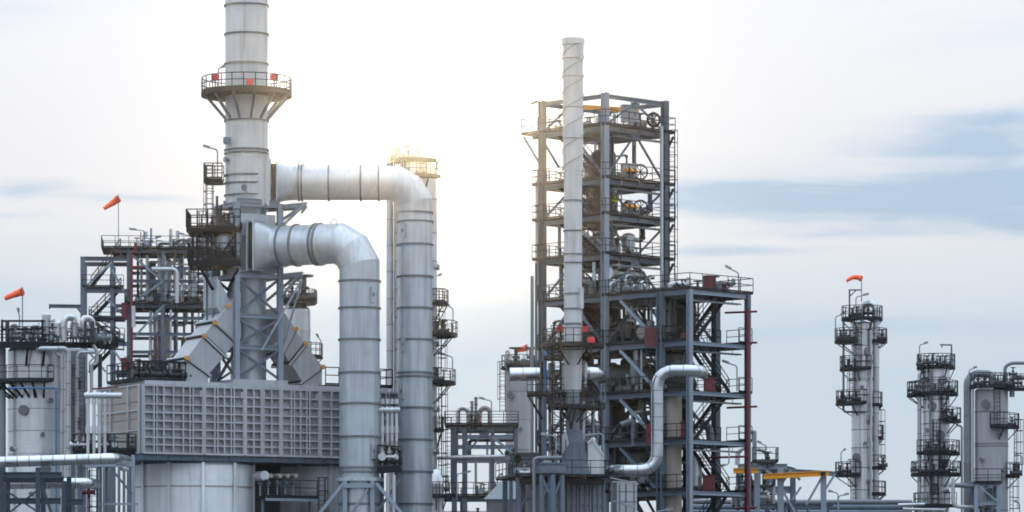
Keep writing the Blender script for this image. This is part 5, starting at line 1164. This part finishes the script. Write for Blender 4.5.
# plenum and sloping hoods on it
def pz(px, py, dy=0): return at(px, py, Yk + dy)
t = thing('inclined_duct', 'small grey sloping duct left under the slim stack', 'duct', pz(550, 474)); MB().prism([pz(543, 462, -1), pz(566, 430, -1), pz(569, 444, -1), pz(556, 464, -1)], (0, 2, 0)).build('duct_section', 'duct', t, False); MB().prism([pz(541, 474, -1), pz(543, 462, -1), pz(556, 464, -1), pz(555, 474, -1)], (0, 2, 0)).build('duct_foot', 'duct', t, False)
MB().prism([pz(553, 444, -1.1), pz(561, 453, -1.1), pz(560, 456, -1.1), pz(551, 447, -1.1)], (0, 2.2, 0)).build('joint_flange', 'dark', t, False)
t = thing('inclined_duct', 'small pale sloping duct right under the slim stack', 'duct', pz(596, 474)); MB().prism([pz(588, 441, -1), pz(592, 438, -1), pz(604, 455, -1), pz(604, 474, -1), pz(588, 474, -1)], (0, 2, 0)).build('duct_section', 'stack', t, False)
MB().prism([pz(587, 442, -1.1), pz(592.4, 437, -1.1), pz(604.5, 454.5, -1.1), pz(603.5, 456.5, -1.1), pz(592, 440.5, -1.1), pz(588, 444, -1.1)], (0, 2.2, 0)).build('edge_flange', 'stack', t, False)
t = thing('plenum', 'grey square plenum under the slim stack', 'plenum', pz(575, 474)); MB().add([pz(560, 474, -1.2), pz(590, 474, -1.2), pz(590, 474, 1.2), pz(560, 474, 1.2), pz(566, 430, -.6), pz(582, 430, -.6), pz(582, 430, .6), pz(566, 430, .6)], [[0, 1, 5, 4], [1, 2, 6, 5], [2, 3, 7, 6], [3, 0, 4, 7], [4, 5, 6, 7], [3, 2, 1, 0]]).build('hood', 'steel', t, False)
for px in (566, 574, 582): MB().bar(pz(px, 474, -1.25), pz(px, 440, -1.0), .1).build('stiffener', 'steel', t, False)
for (x0, x1) in ((567, 571), (575, 571)): MB().bar(pz(x0, 409, -1.5), pz(x1, 429, -1.5), .14).build('hanger', 'dark', t, False)
# round hood on legs
Yq = 281.5
t = thing('drum_stand', 'blue grey shallow drum on braced legs in front of the dark heater', 'drum', (xx(551, Yq), Yq, 0)); qc = V((xx(551, Yq), Yq, 0)); qr = mtr(15, Yq)
MB().lathe(qc, [(qr * .6, zz(476, Yq)), (qr, zz(473.5, Yq)), (qr, zz(464, Yq)), (qr * .97, zz(463.5, Yq))], 40).build('shell', 'steel', t); MB().lathe(qc, [(qr + .06, zz(465, Yq)), (qr + .06, zz(463, Yq))], 40).build('top_ring', 'steel', t)
for a in (-55, 8, 70, 180): MB().tube(polar(qc, qr * .75, a, 0), polar(qc, qr * .75, a, zz(475, Yq)), .2, n=14).build('leg', 'steel', t)
p0, p1 = polar(qc, qr * .75, -55, 0), polar(qc, qr * .75, 8, 0)
MB().bar(V((p0.x, p0.y, zz(500, Yq))), V((p1.x, p1.y, zz(477, Yq))), .14).build('brace', 'steel', t, False); MB().bar(V((p1.x, p1.y, zz(500, Yq))), V((p0.x, p0.y, zz(477, Yq))), .14).build('brace', 'steel', t, False)
p2 = polar(qc, qr * .75, 70, 0); MB().bar(V((p1.x, p1.y, zz(500, Yq))), V((p2.x, p2.y, zz(477, Yq))), .14).build('brace', 'steel', t, False)
pipe_thing('utility_pipe', 'pale thin pipe bending over the round drum on legs', [at(534, 560, 281), at(534, 458, 281), at(562, 457.5, 281)], .13, 'equip')
# dark service column group left of slim stack
kf = Frame('service_frame', 'dark cantilever platforms left below the slim stack', 527, 289.0, 0, 'platform')
kf.deck(0, mtr(60, 289), -1, 2, kf.z(398), 'f'); kf.brace(.1, -1, kf.z(397), 1.1, -1, kf.z(420), .16, 'dark'); kf.col(1.2, -.8, 0, kf.z(398), .3); kf.col(2.9, -.8, 0, kf.z(398), .25)
kf.deck(1.2, mtr(60, 289), -.5, 2, kf.z(362), 'f'); kf.col(1.3, 1.5, 0, kf.z(340), .3, 'bluep')
kf.clutter(1.0, 4.2, -.7, 1.6, kf.z(398) + .3, kf.z(362), 81, 'the upper dark platform left of the slim stack', 5, 5, 5, 1, 0, mats=('dequip', 'equip', 'steel', 'shell'))
kf.clutter(1.0, 5.5, -.7, 2.5, kf.z(476), kf.z(402), 82, 'the space under the slim stack platforms', 9, 7, 6, 1, 0, mats=('dequip', 'equip', 'steel', 'shell', 'alu'))
kf.clutter(-1.0, 5.0, -2.0, -1.0, H.z(476) + .02, H.z(462), 83, 'the heater roof below the slim stack', 2, 2, 4, 0, 0, mats=('dequip', 'equip', 'steel', 'beige'))
lamp(603, 474, 463, 588, 436, 284, 'pale lamp arm in front of the small sloping ducts') if False else None
lamp(556, 452, 436, 541, 434, 284, 'pale lamp arm left of the plenum'); lamp(603, 452, 433, 583, 436, 284, 'pale lamp arm right of the plenum')

# ================================================================== RIGHT PIPE RACK
Yr = 325.0
r_ = Frame('pipe_rack', 'grey steel pipe rack with yellow crane beam at lower right', 780, Yr, 0, 'pipe rack')
def ra(px): return mtr(px - 780, Yr)
for px, py, bb, ww in ((757, 470, 0, .45), (780.5, 468, 0, .5), (823.5, 475, 0, .45), (798, 465, 6, .45), (772, 474, 6, .4), (833, 472, 9, .3)): r_.col(ra(px), bb, 0, r_.z(py), ww, 'steel_l' if bb == 0 else 'steel')
r_.beam(ra(735), 0, ra(790), 0, r_.z(466.5), .3, .45, 'steel_l'); r_.beam(ra(780), .1, ra(838), .1, r_.z(470.5), .3, .4, 'steel_l', z1=r_.z(474)); r_.beam(ra(757), 6, ra(800), 6, r_.z(468), .3, .45); r_.beam(ra(780), 0, ra(798), 6, r_.z(467), .3, .4)
r_.beam(ra(760), 6, ra(800), 6, r_.z(487), .3, .6, 'steel_l'); r_.beam(ra(740), 0, ra(836), 0, r_.z(506), .3, .4)
MB().hbar(r_.P(ra(763), -.5, r_.z(476.8)), r_.P(ra(828), -.5, r_.z(473.5)), .35, .42).build('crane_beam', 'yellow', r_.root, False); MB().hbar(r_.P(ra(733), -.5, r_.z(471)), r_.P(ra(757), -.5, r_.z(471)), .35, .42).build('crane_beam', 'yellow', r_.root, False)
MB().bar(r_.P(ra(820), -.75, r_.z(474.1)), r_.P(ra(825), -.75, r_.z(473.8)), .06, .3).build('rating_plate', 'dark', r_.root, False)
for (x0, y0, x1, y1) in ((822, 477, 806, 505), (825, 490, 835, 474), (783, 482, 791, 470), (779, 480, 766, 470), (781, 488, 795, 512), (792, 472, 800, 480), (792, 500, 801, 487)): MB().bar(at(x0, y0, Yr - .1), at(x1, y1, Yr - .1), .18).build('brace', 'steel_l', r_.root, False)
r_.deck(ra(752), ra(778), -.3, 3, r_.z(466) + .1, 'fr', joists=False)
pipe_thing('gooseneck_pipe', 'grey gooseneck pipe on top of the pipe rack', [at(757, 449, Yr), at(766, 450.5, Yr), at(768.5, 464, Yr)], mtr(2.4, Yr), 'shell', rad=.8); valve('dark flange valve under the gooseneck on the pipe rack', at(768, 462, Yr - .2), (1, 0, 0), None, s=1.4)
pipe_thing('vent_pipe', 'thin post like vent pipe above the pipe rack', [at(754.5, 466, Yr), at(754.5, 432, Yr), at(751, 432, Yr)], .18, 'steel_l', rad=.05); pipe_thing('gooseneck_pipe', 'pale curved pipe left of the red pipe at rack height', [at(737, 465, Yr), at(738, 450, Yr), at(747, 447, Yr)], .2, 'shell', rad=.7)
lamp(766.5, 450, 446, 757, 441.5, Yr - .3, 'small lamp above the gooseneck on the pipe rack'); lamp(838, 520, 493, 828, 491, Yr, 'small lamp under the right end of the pipe rack'); lamp(838.5, 530, 496, 849, 494, Yr + 2, 'small lamp right of the pipe rack end')
for i, (py, rr_, Y_) in enumerate(((501.5, 2.4, 345), (507, 2.8, 344), (512, 2.4, 343))): pipe_thing('process_pipe', 'long bluish level pipe behind the pipe rack, %s from the top' % ('first second third'.split()[i]), [at(690, py, Y_), at(912, py - .5 + 1.2, Y_)], mtr(rr_, Y_), 'steel' if i else 'equip', clad=3.0)
lw = thing('pipe_bridge', 'long dark pipe bridge along the bottom right edge', 'pipe rack', at(800, 640, 346))
for i in range(9): px = 700 + 27 * i; MB().hbar(V((xx(px, 346), 346, 0)), at(px, 504, 346), .3, .3).build('column', 'steel', lw, False)
for py in (504.5, 516): MB().hbar(at(690, py, 346), at(920, py, 346), .3, .4).build('beam', 'steel', lw, False)
MB().hbar(at(690, 530, 342), at(920, 530, 342), .3, .4).build('beam', 'steel', lw, False)
r_.clutter(ra(735), ra(775), .5, 5, r_.z(508), r_.z(470), 91, 'the left bay of the lower right pipe rack', 8, 8, 6, 2, 1, mats=('equip', 'steel', 'shell', 'dequip'))
r_.clutter(ra(776), ra(830), .5, 5, r_.z(540), r_.z(504), 92, 'the right bay of the lower right pipe rack', 8, 6, 6, 1, 1, mats=('equip', 'steel', 'shell', 'dequip'))

# ================================================================== RIGHT TOWERS
# tower 1 with windsock
Y1 = 350.0
t1, c1, q1 = tower('distillation_tower', 'slim pale tower with windsock, leftmost of the three right towers', 862, Y1, 10.5, 324, (330, 346, 362, 379, 395, 412, 430, 448, 468, 490, 530), 'bshell', .4, .03)
def tp(t, c, r, Y, py, ex, a0, a1, **k): return arc_platform(t, c, zz(py, Y), r + .02, r + ex, a0, a1, **k)
tp(t1, c1, q1, Y1, 319, .9, 0, 360); tp(t1, c1, q1, Y1, 341.5, 1.5, -150, -30); tp(t1, c1, q1, Y1, 341.5, 1.3, 40, 120); tp(t1, c1, q1, Y1, 369, 1.05, -130, 20); tp(t1, c1, q1, Y1, 403.5, 1.4, -130, 5); tp(t1, c1, q1, Y1, 405, .9, 50, 110); tp(t1, c1, q1, Y1, 438, 1.0, 60, 130); tp(t1, c1, q1, Y1, 475, 1.45, -140, -10); tp(t1, c1, q1, Y1, 468, 1.2, 50, 120); tp(t1, c1, q1, Y1, 494, 1.2, 40, 120)
MB().sector(c1, q1, q1 + .12, 0, 360, zz(380.5, Y1), zz(378, Y1)).build('girth_band', 'shell', t1, False)
ladder(t1, polar(c1, q1 + .25, -20, zz(369, Y1)), polar(c1, q1 + .25, -20, zz(322, Y1)), (-.3, -1, 0)); ladder(t1, polar(c1, q1 + .25, -50, zz(403, Y1)), polar(c1, q1 + .25, -50, zz(360, Y1)), (-.6, -1, 0)); ladder(t1, polar(c1, q1 + .25, -45, zz(500, Y1)), polar(c1, q1 + .25, -45, zz(460, Y1)), (-.6, -1, 0)); ladder(t1, polar(c1, q1 + .4, 85, zz(468, Y1)), polar(c1, q1 + .4, 85, zz(410, Y1)), (1, -.3, 0))
pipe_thing('riser_pipe', 'large pale overhead pipe hooked over the windsock tower', [at(862, 322, Y1), at(862, 303.5, Y1), at(876, 303.5, Y1 - .6), at(876, 640, Y1 - .6)], mtr(3.2, Y1), 'shell', clad=2.0, rad=.6)
pipe_thing('riser_pipe', 'thin grey pipe at left of the windsock tower', [at(843.5, 322, Y1 - .6), at(843.5, 412, Y1 - .6), at(866, 412, Y1 - 1.1)], .1, 'equip'); pipe_thing('riser_pipe', 'thin pale pipe on the front of the windsock tower', [at(871, 330, Y1 - 1), at(871, 600, Y1 - 1)], .12, 'shell')
valves(((841, 338), (846, 336), (850, 338), (842, 400), (849, 398), (856, 399), (840, 472), (847, 471), (882, 338), (883, 465), (852, 315), (857, 314), (848, 366), (868, 313)), Y1 - .8, 'the windsock tower', 1.1)
wm = thing('windsock_bracket', 'grey right angled post holding the windsock on the right tower', 'post', at(849.5, 319, Y1)); MB().bar(at(849.5, 319, Y1), at(849.5, 289.5, Y1), .14).build('post', 'steel', wm, False); MB().bar(at(849, 290, Y1 + .02), at(861.5, 290, Y1 + .02), .12).build('arm', 'steel', wm, False); MB().bar(at(850, 296, Y1), at(856, 290.5, Y1), .1).build('brace', 'steel', wm, False)
windsock(861.5, 302, 276.5, 846.5, 281.5, Y1, 'orange windsock streaming left from the slim right tower', .25, .13, .25)
lamp(856, 319, 297, 869, 294, Y1 - .5, 'lamp on top of the windsock tower'); lamp(835.5, 341, 317, 845, 313, Y1 - .4, 'lamp left of the windsock tower top'); lamp(841, 475, 452, 846, 449, Y1 - .6, 'lamp low on the left of the windsock tower')
# tower 2
Y2 = 340.0
t2, c2_, q2 = tower('distillation_tower', 'stubby banded tower with many platforms, middle of the three right towers', 936, Y2, 13.5, 366, (378, 388, 400, 412, 424, 436, 448, 460, 472, 486, 500, 530), 'bshell', .35, .03)
tp(t2, c2_, q2, Y2, 367.5, .5, 0, 360); tp(t2, c2_, q2, Y2, 394, .75, 0, 360); tp(t2, c2_, q2, Y2, 395, 1.35, -120, -60); tp(t2, c2_, q2, Y2, 421, 1.0, 20, 130); tp(t2, c2_, q2, Y2, 453.5, .9, -60, 130); tp(t2, c2_, q2, Y2, 474.5, 1.0, -130, 130); tp(t2, c2_, q2, Y2, 506, .8, -130, 60)
for z_, a in ((421, 20), (453, -5), (394, -40), (474, 15), (506, -10)): ladder(t2, polar(c2_, q2 + .3, a, zz(z_, Y2)), polar(c2_, q2 + .3, a, zz(z_ - 32, Y2)), (math.sin(R(a)), -1, 0))
pipe_thing('riser_pipe', 'thick grey pipe at the left of the middle right tower', [at(929, 369, Y2 - .4), at(919.5, 371, Y2 - .4), at(919.5, 640, Y2 - .4)], mtr(2.2, Y2), 'shell', rad=.5, clad=2.0); pipe_thing('riser_pipe', 'pale bent pipe at the right of the middle right tower', [at(948, 408, Y2 - 1), at(957.5, 425, Y2 - 1), at(962, 426, Y2 - 1), at(962, 640, Y2 - 1)], mtr(1.3, Y2), 'shell', rad=.3); pipe_thing('riser_pipe', 'thin pale pipe across the front of the middle right tower', [at(930, 372, Y2 - 1.4), at(930, 640, Y2 - 1.4)], .1, 'equip')
valves(((920, 364), (927, 363), (933, 362), (940, 363), (945, 364), (912, 390), (917, 391), (928, 450), (936, 451), (944, 450), (952, 451), (926, 471), (934, 471), (944, 471), (953, 470), (915, 470), (952, 417), (944, 418), (935, 391), (949, 390)), Y2 - 1.6, 'the middle right tower', 1.05)
dv = thing('davit', 'thin davit post on top of the middle right tower', 'davit', at(951.5, 368, Y2)); MB().bar(at(951.5, 368, Y2), at(951.5, 344.5, Y2), .13).build('post', 'steel', dv, False); MB().bar(at(952, 345, Y2 + .01), at(940, 344.8, Y2 + .01), .12).build('arm', 'steel', dv, False); MB().bar(at(942, 345.5, Y2), at(942, 348, Y2), .08).build('hook', 'dark', dv, False)
lamp(919.5, 367, 345, 928, 342.5, Y2 - .5, 'lamp on top of the middle right tower')
# tower 3
Y3 = 335.0
t3, c3, q3 = tower('process_column', 'wide smooth grey column, rightmost of the three right towers', 991.5, Y3, 16.5, 391, (412, 444, 446.5, 478, 510, 545), 'tank_dark', .3, .04)
tp(t3, c3, q3, Y3, 387, .6, -110, 200, brackets=False); d_ = MB().box(xx(992, Y3), xx(1032, Y3), Y3 - 1.4, Y3 + 1, zz(388, Y3) - .2, zz(388, Y3) - .02).build('platform_deck', 'dark', t3, False); railing(d_, [V((xx(992, Y3), Y3 - 1.35, zz(388, Y3))), V((xx(1032, Y3), Y3 - 1.35, zz(388, Y3)))], 1.1); arc_platform(t3, c3, zz(427, Y3), q3, q3 + .95, -10, 110); arc_platform(t3, c3, zz(476, Y3), q3, q3 + 1.0, 50, 120)
ladder(t3, polar(c3, q3 + .6, 78, zz(476, Y3)), polar(c3, q3 + .6, 78, zz(420, Y3)), (1, -.5, 0)); ladder(t3, polar(c3, q3 + .5, 55, zz(520, Y3)), polar(c3, q3 + .5, 55, zz(465, Y3)), (1, -.8, 0)); ladder(t3, polar(c3, q3 + .2, 10, zz(427, Y3)), polar(c3, q3 + .2, 10, zz(388, Y3)), (.2, -1, 0), False)
pipe_thing('riser_pipe', 'thick grey hooked pipe left of the rightmost column', [at(993, 386, Y3 - .3), at(992.5, 374, Y3 - .3), at(967.5, 373.5, Y3 - .3), at(967.5, 640, Y3 - .3)], mtr(3.9, Y3), 'equip', clad=2.0, rad=.9); pipe_thing('riser_pipe', 'thin pale pipe between hooked pipe and the rightmost column', [at(973, 384, Y3 - .6), at(973, 640, Y3 - .6)], mtr(1.2, Y3), 'shell')
pipe_thing('gooseneck_pipe', 'grey pipe arching over the right edge above the rightmost column', [at(1005, 388, Y3 - .5), at(1005, 366, Y3 - .5), at(1012, 363, Y3 - .5), at(1034, 363, Y3 - .5)], mtr(1.8, Y3), 'equip', rad=1.0); pipe_thing('gooseneck_pipe', 'thick grey pipe hooking under the right edge platform', [at(1036, 378, Y3 - .8), at(1014, 377, Y3 - .8), at(1012, 380, Y3 - .8), at(1012, 397, Y3 - .8)], mtr(2.6, Y3), 'equip', rad=.5)
valves(((978, 383), (985, 382), (998, 383), (1004, 384), (1013, 374), (1018, 383), (1012, 424), (1016, 473)), Y3 - 1.5, 'the rightmost column', 1.1)
lamp(969, 386, 370, 977, 367, Y3 - .6, 'lamp above the hooked pipe at the right'); lamp(1022, 476, 455, 1014, 456, Y3 - .6, 'lamp on the right side platform of the rightmost column'); lamp(1019.5, 520, 503, 1014, 501, Y3 - .6, 'lamp at the lower right corner')
f3 = Frame('steel_frame', 'small grey pipe support frame at the foot of the rightmost column', 976, 330.0, 0, 'support frame')
for px in (976, 998.5): f3.col(mtr(px - 976, 330), 0, 0, f3.z(483), .3, 'steel_l'); f3.col(mtr(px - 976, 330), 2.5, 0, f3.z(483), .3)
f3.beam(-1, 0, 2, 0, f3.z(484), .2, .35, 'steel_l'); f3.beam(0, 0, 2, 0, f3.z(503), .2, .3, 'steel_l'); f3.deck(-.2, 2.1, -.3, 2.6, f3.z(486), 'f'); f3.brace(0, -.1, f3.z(484), 1.9, -.1, f3.z(503), .14, 'steel_l')
f3.clutter(.1, 1.8, .2, 2.2, f3.z(520), f3.z(488), 95, 'the small frame at the right column foot', 3, 3, 3, 0, 0, mats=('equip', 'shell', 'steel'))
pipe_thing('process_pipe', 'white level pipe with upturned left end at lower right', [at(953, 478, 332), at(953, 506.5, 332), at(998, 508, 332)], mtr(2, 332), 'white', rad=.5); pipe_thing('process_pipe', 'grey level pipe between the right towers', [at(950, 485, 333), at(980, 486, 333)], mtr(2.4, 333), 'equip'); pipe_thing('process_pipe', 'thin grey level pipe left of the middle right tower', [at(898, 505, 338), at(925, 504, 338)], mtr(1.6, 338), 'shell'); pipe_thing('process_pipe', 'thin white pipe low between the right towers', [at(903, 509, 337), at(945, 510, 337)], mtr(1.5, 337), 'white')
hz = MB().box(-2600, 2600, -600, 4600, -1.3, 60).build('haze', 'ground', None, False); hz['kind'] = 'stuff'
hm = bpy.data.materials.new('thin_haze'); hm.use_nodes = True; ht = hm.node_tree; ht.nodes.clear()
pv = ht.nodes.new('ShaderNodeVolumePrincipled'); pv.inputs['Color'].default_value = (.97, .98, 1, 1); pv.inputs['Density'].default_value = 4.4e-5; pv.inputs['Anisotropy'].default_value = .982
ho = ht.nodes.new('ShaderNodeOutputMaterial'); ht.links.new(pv.outputs[0], ho.inputs['Volume']); hz.data.materials.clear(); hz.data.materials.append(hm)
def fittings(par, c, r, Y, items, m='shell'):
    for (a, py, rr_) in items:
        n = V((math.sin(R(a)), -math.cos(R(a)), 0)); p = polar(c, r - .05, a, zz(py, Y)); f = MB().sweep([p, p + n * .25], rr_, 16).build('manway' if rr_ > .25 else 'nozzle', m, par)
        MB().sweep([p + n * .22, p + n * .32], rr_ * 1.3, 16).build('cover_flange', 'flange', f)
fittings(t1, c1, q1, Y1, ((25, 352, .3), (-5, 388, .15), (40, 420, .3), (10, 444, .14), (-30, 458, .3), (30, 482, .16), (50, 362, .13), (48, 440, .13)))
fittings(t2, c2_, q2, Y2, ((-20, 407, .3), (30, 412, .15), (-40, 431, .15), (10, 436, .32), (-30, 462, .15), (25, 464, .3), (-10, 489, .32), (40, 492, .15), (-45, 380, .14), (20, 381, .3)))
fittings(t3, c3, q3, Y3, ((-25, 405, .3), (20, 436, .14), (-40, 460, .15), (-15, 492, .32), (35, 470, .14), (5, 412, .12)), 'tank_dark')
fittings(lc, cc, cr, Yc, ((-20, 412, .3), (15, 436, .14), (-45, 450, .14), (20, 470, .3), (-5, 495, .14), (30, 402, .14)))
fittings(tb, tbc, tbr, Yt, ((70, 268, .2), (68, 345, .2), (72, 410, .2), (66, 452, .2)))
fittings(vv, vvc, vvr, 352, ((-30, 396, .25), (10, 430, .14)), 'tank_dark')
for fr, zs_, a0, a1, bb in ((A, zl[1:9], .5, SZ - .4, -.32), (B, zB[0:4], .5, 6.0, BB + .25)):
    for z in zs_:
        mb = MB(); zt_ = z - .55
        for off in (0, .34): mb.bar(fr.P(a0, bb + off, zt_), fr.P(a1, bb + off, zt_), .04, .1)
        for k in range(int((a1 - a0) / .5)): mb.bar(fr.P(a0 + .2 + k * .5, bb, zt_), fr.P(a0 + .2 + k * .5, bb + .34, zt_), .04, .03)
        for k in (.15, .5, .85): aa = a0 + (a1 - a0) * k; mb.bar(fr.P(aa, bb + .17, zt_), fr.P(aa, bb + .17, z), .04)
        ct = mb.build('cable_tray', 'equip', fr.root, False)
        mb = MB()
        for k in range(3): mb.bar(fr.P(a0, bb + .08 + .09 * k, zt_ + .05), fr.P(a1, bb + .08 + .09 * k, zt_ + .05), .05)
        mb.build('cables', 'dark', ct, False)
print('objects', len(bpy.data.objects), 'tris', sum(len(p.vertices) - 2 for m_ in bpy.data.meshes for p in m_.polygons))
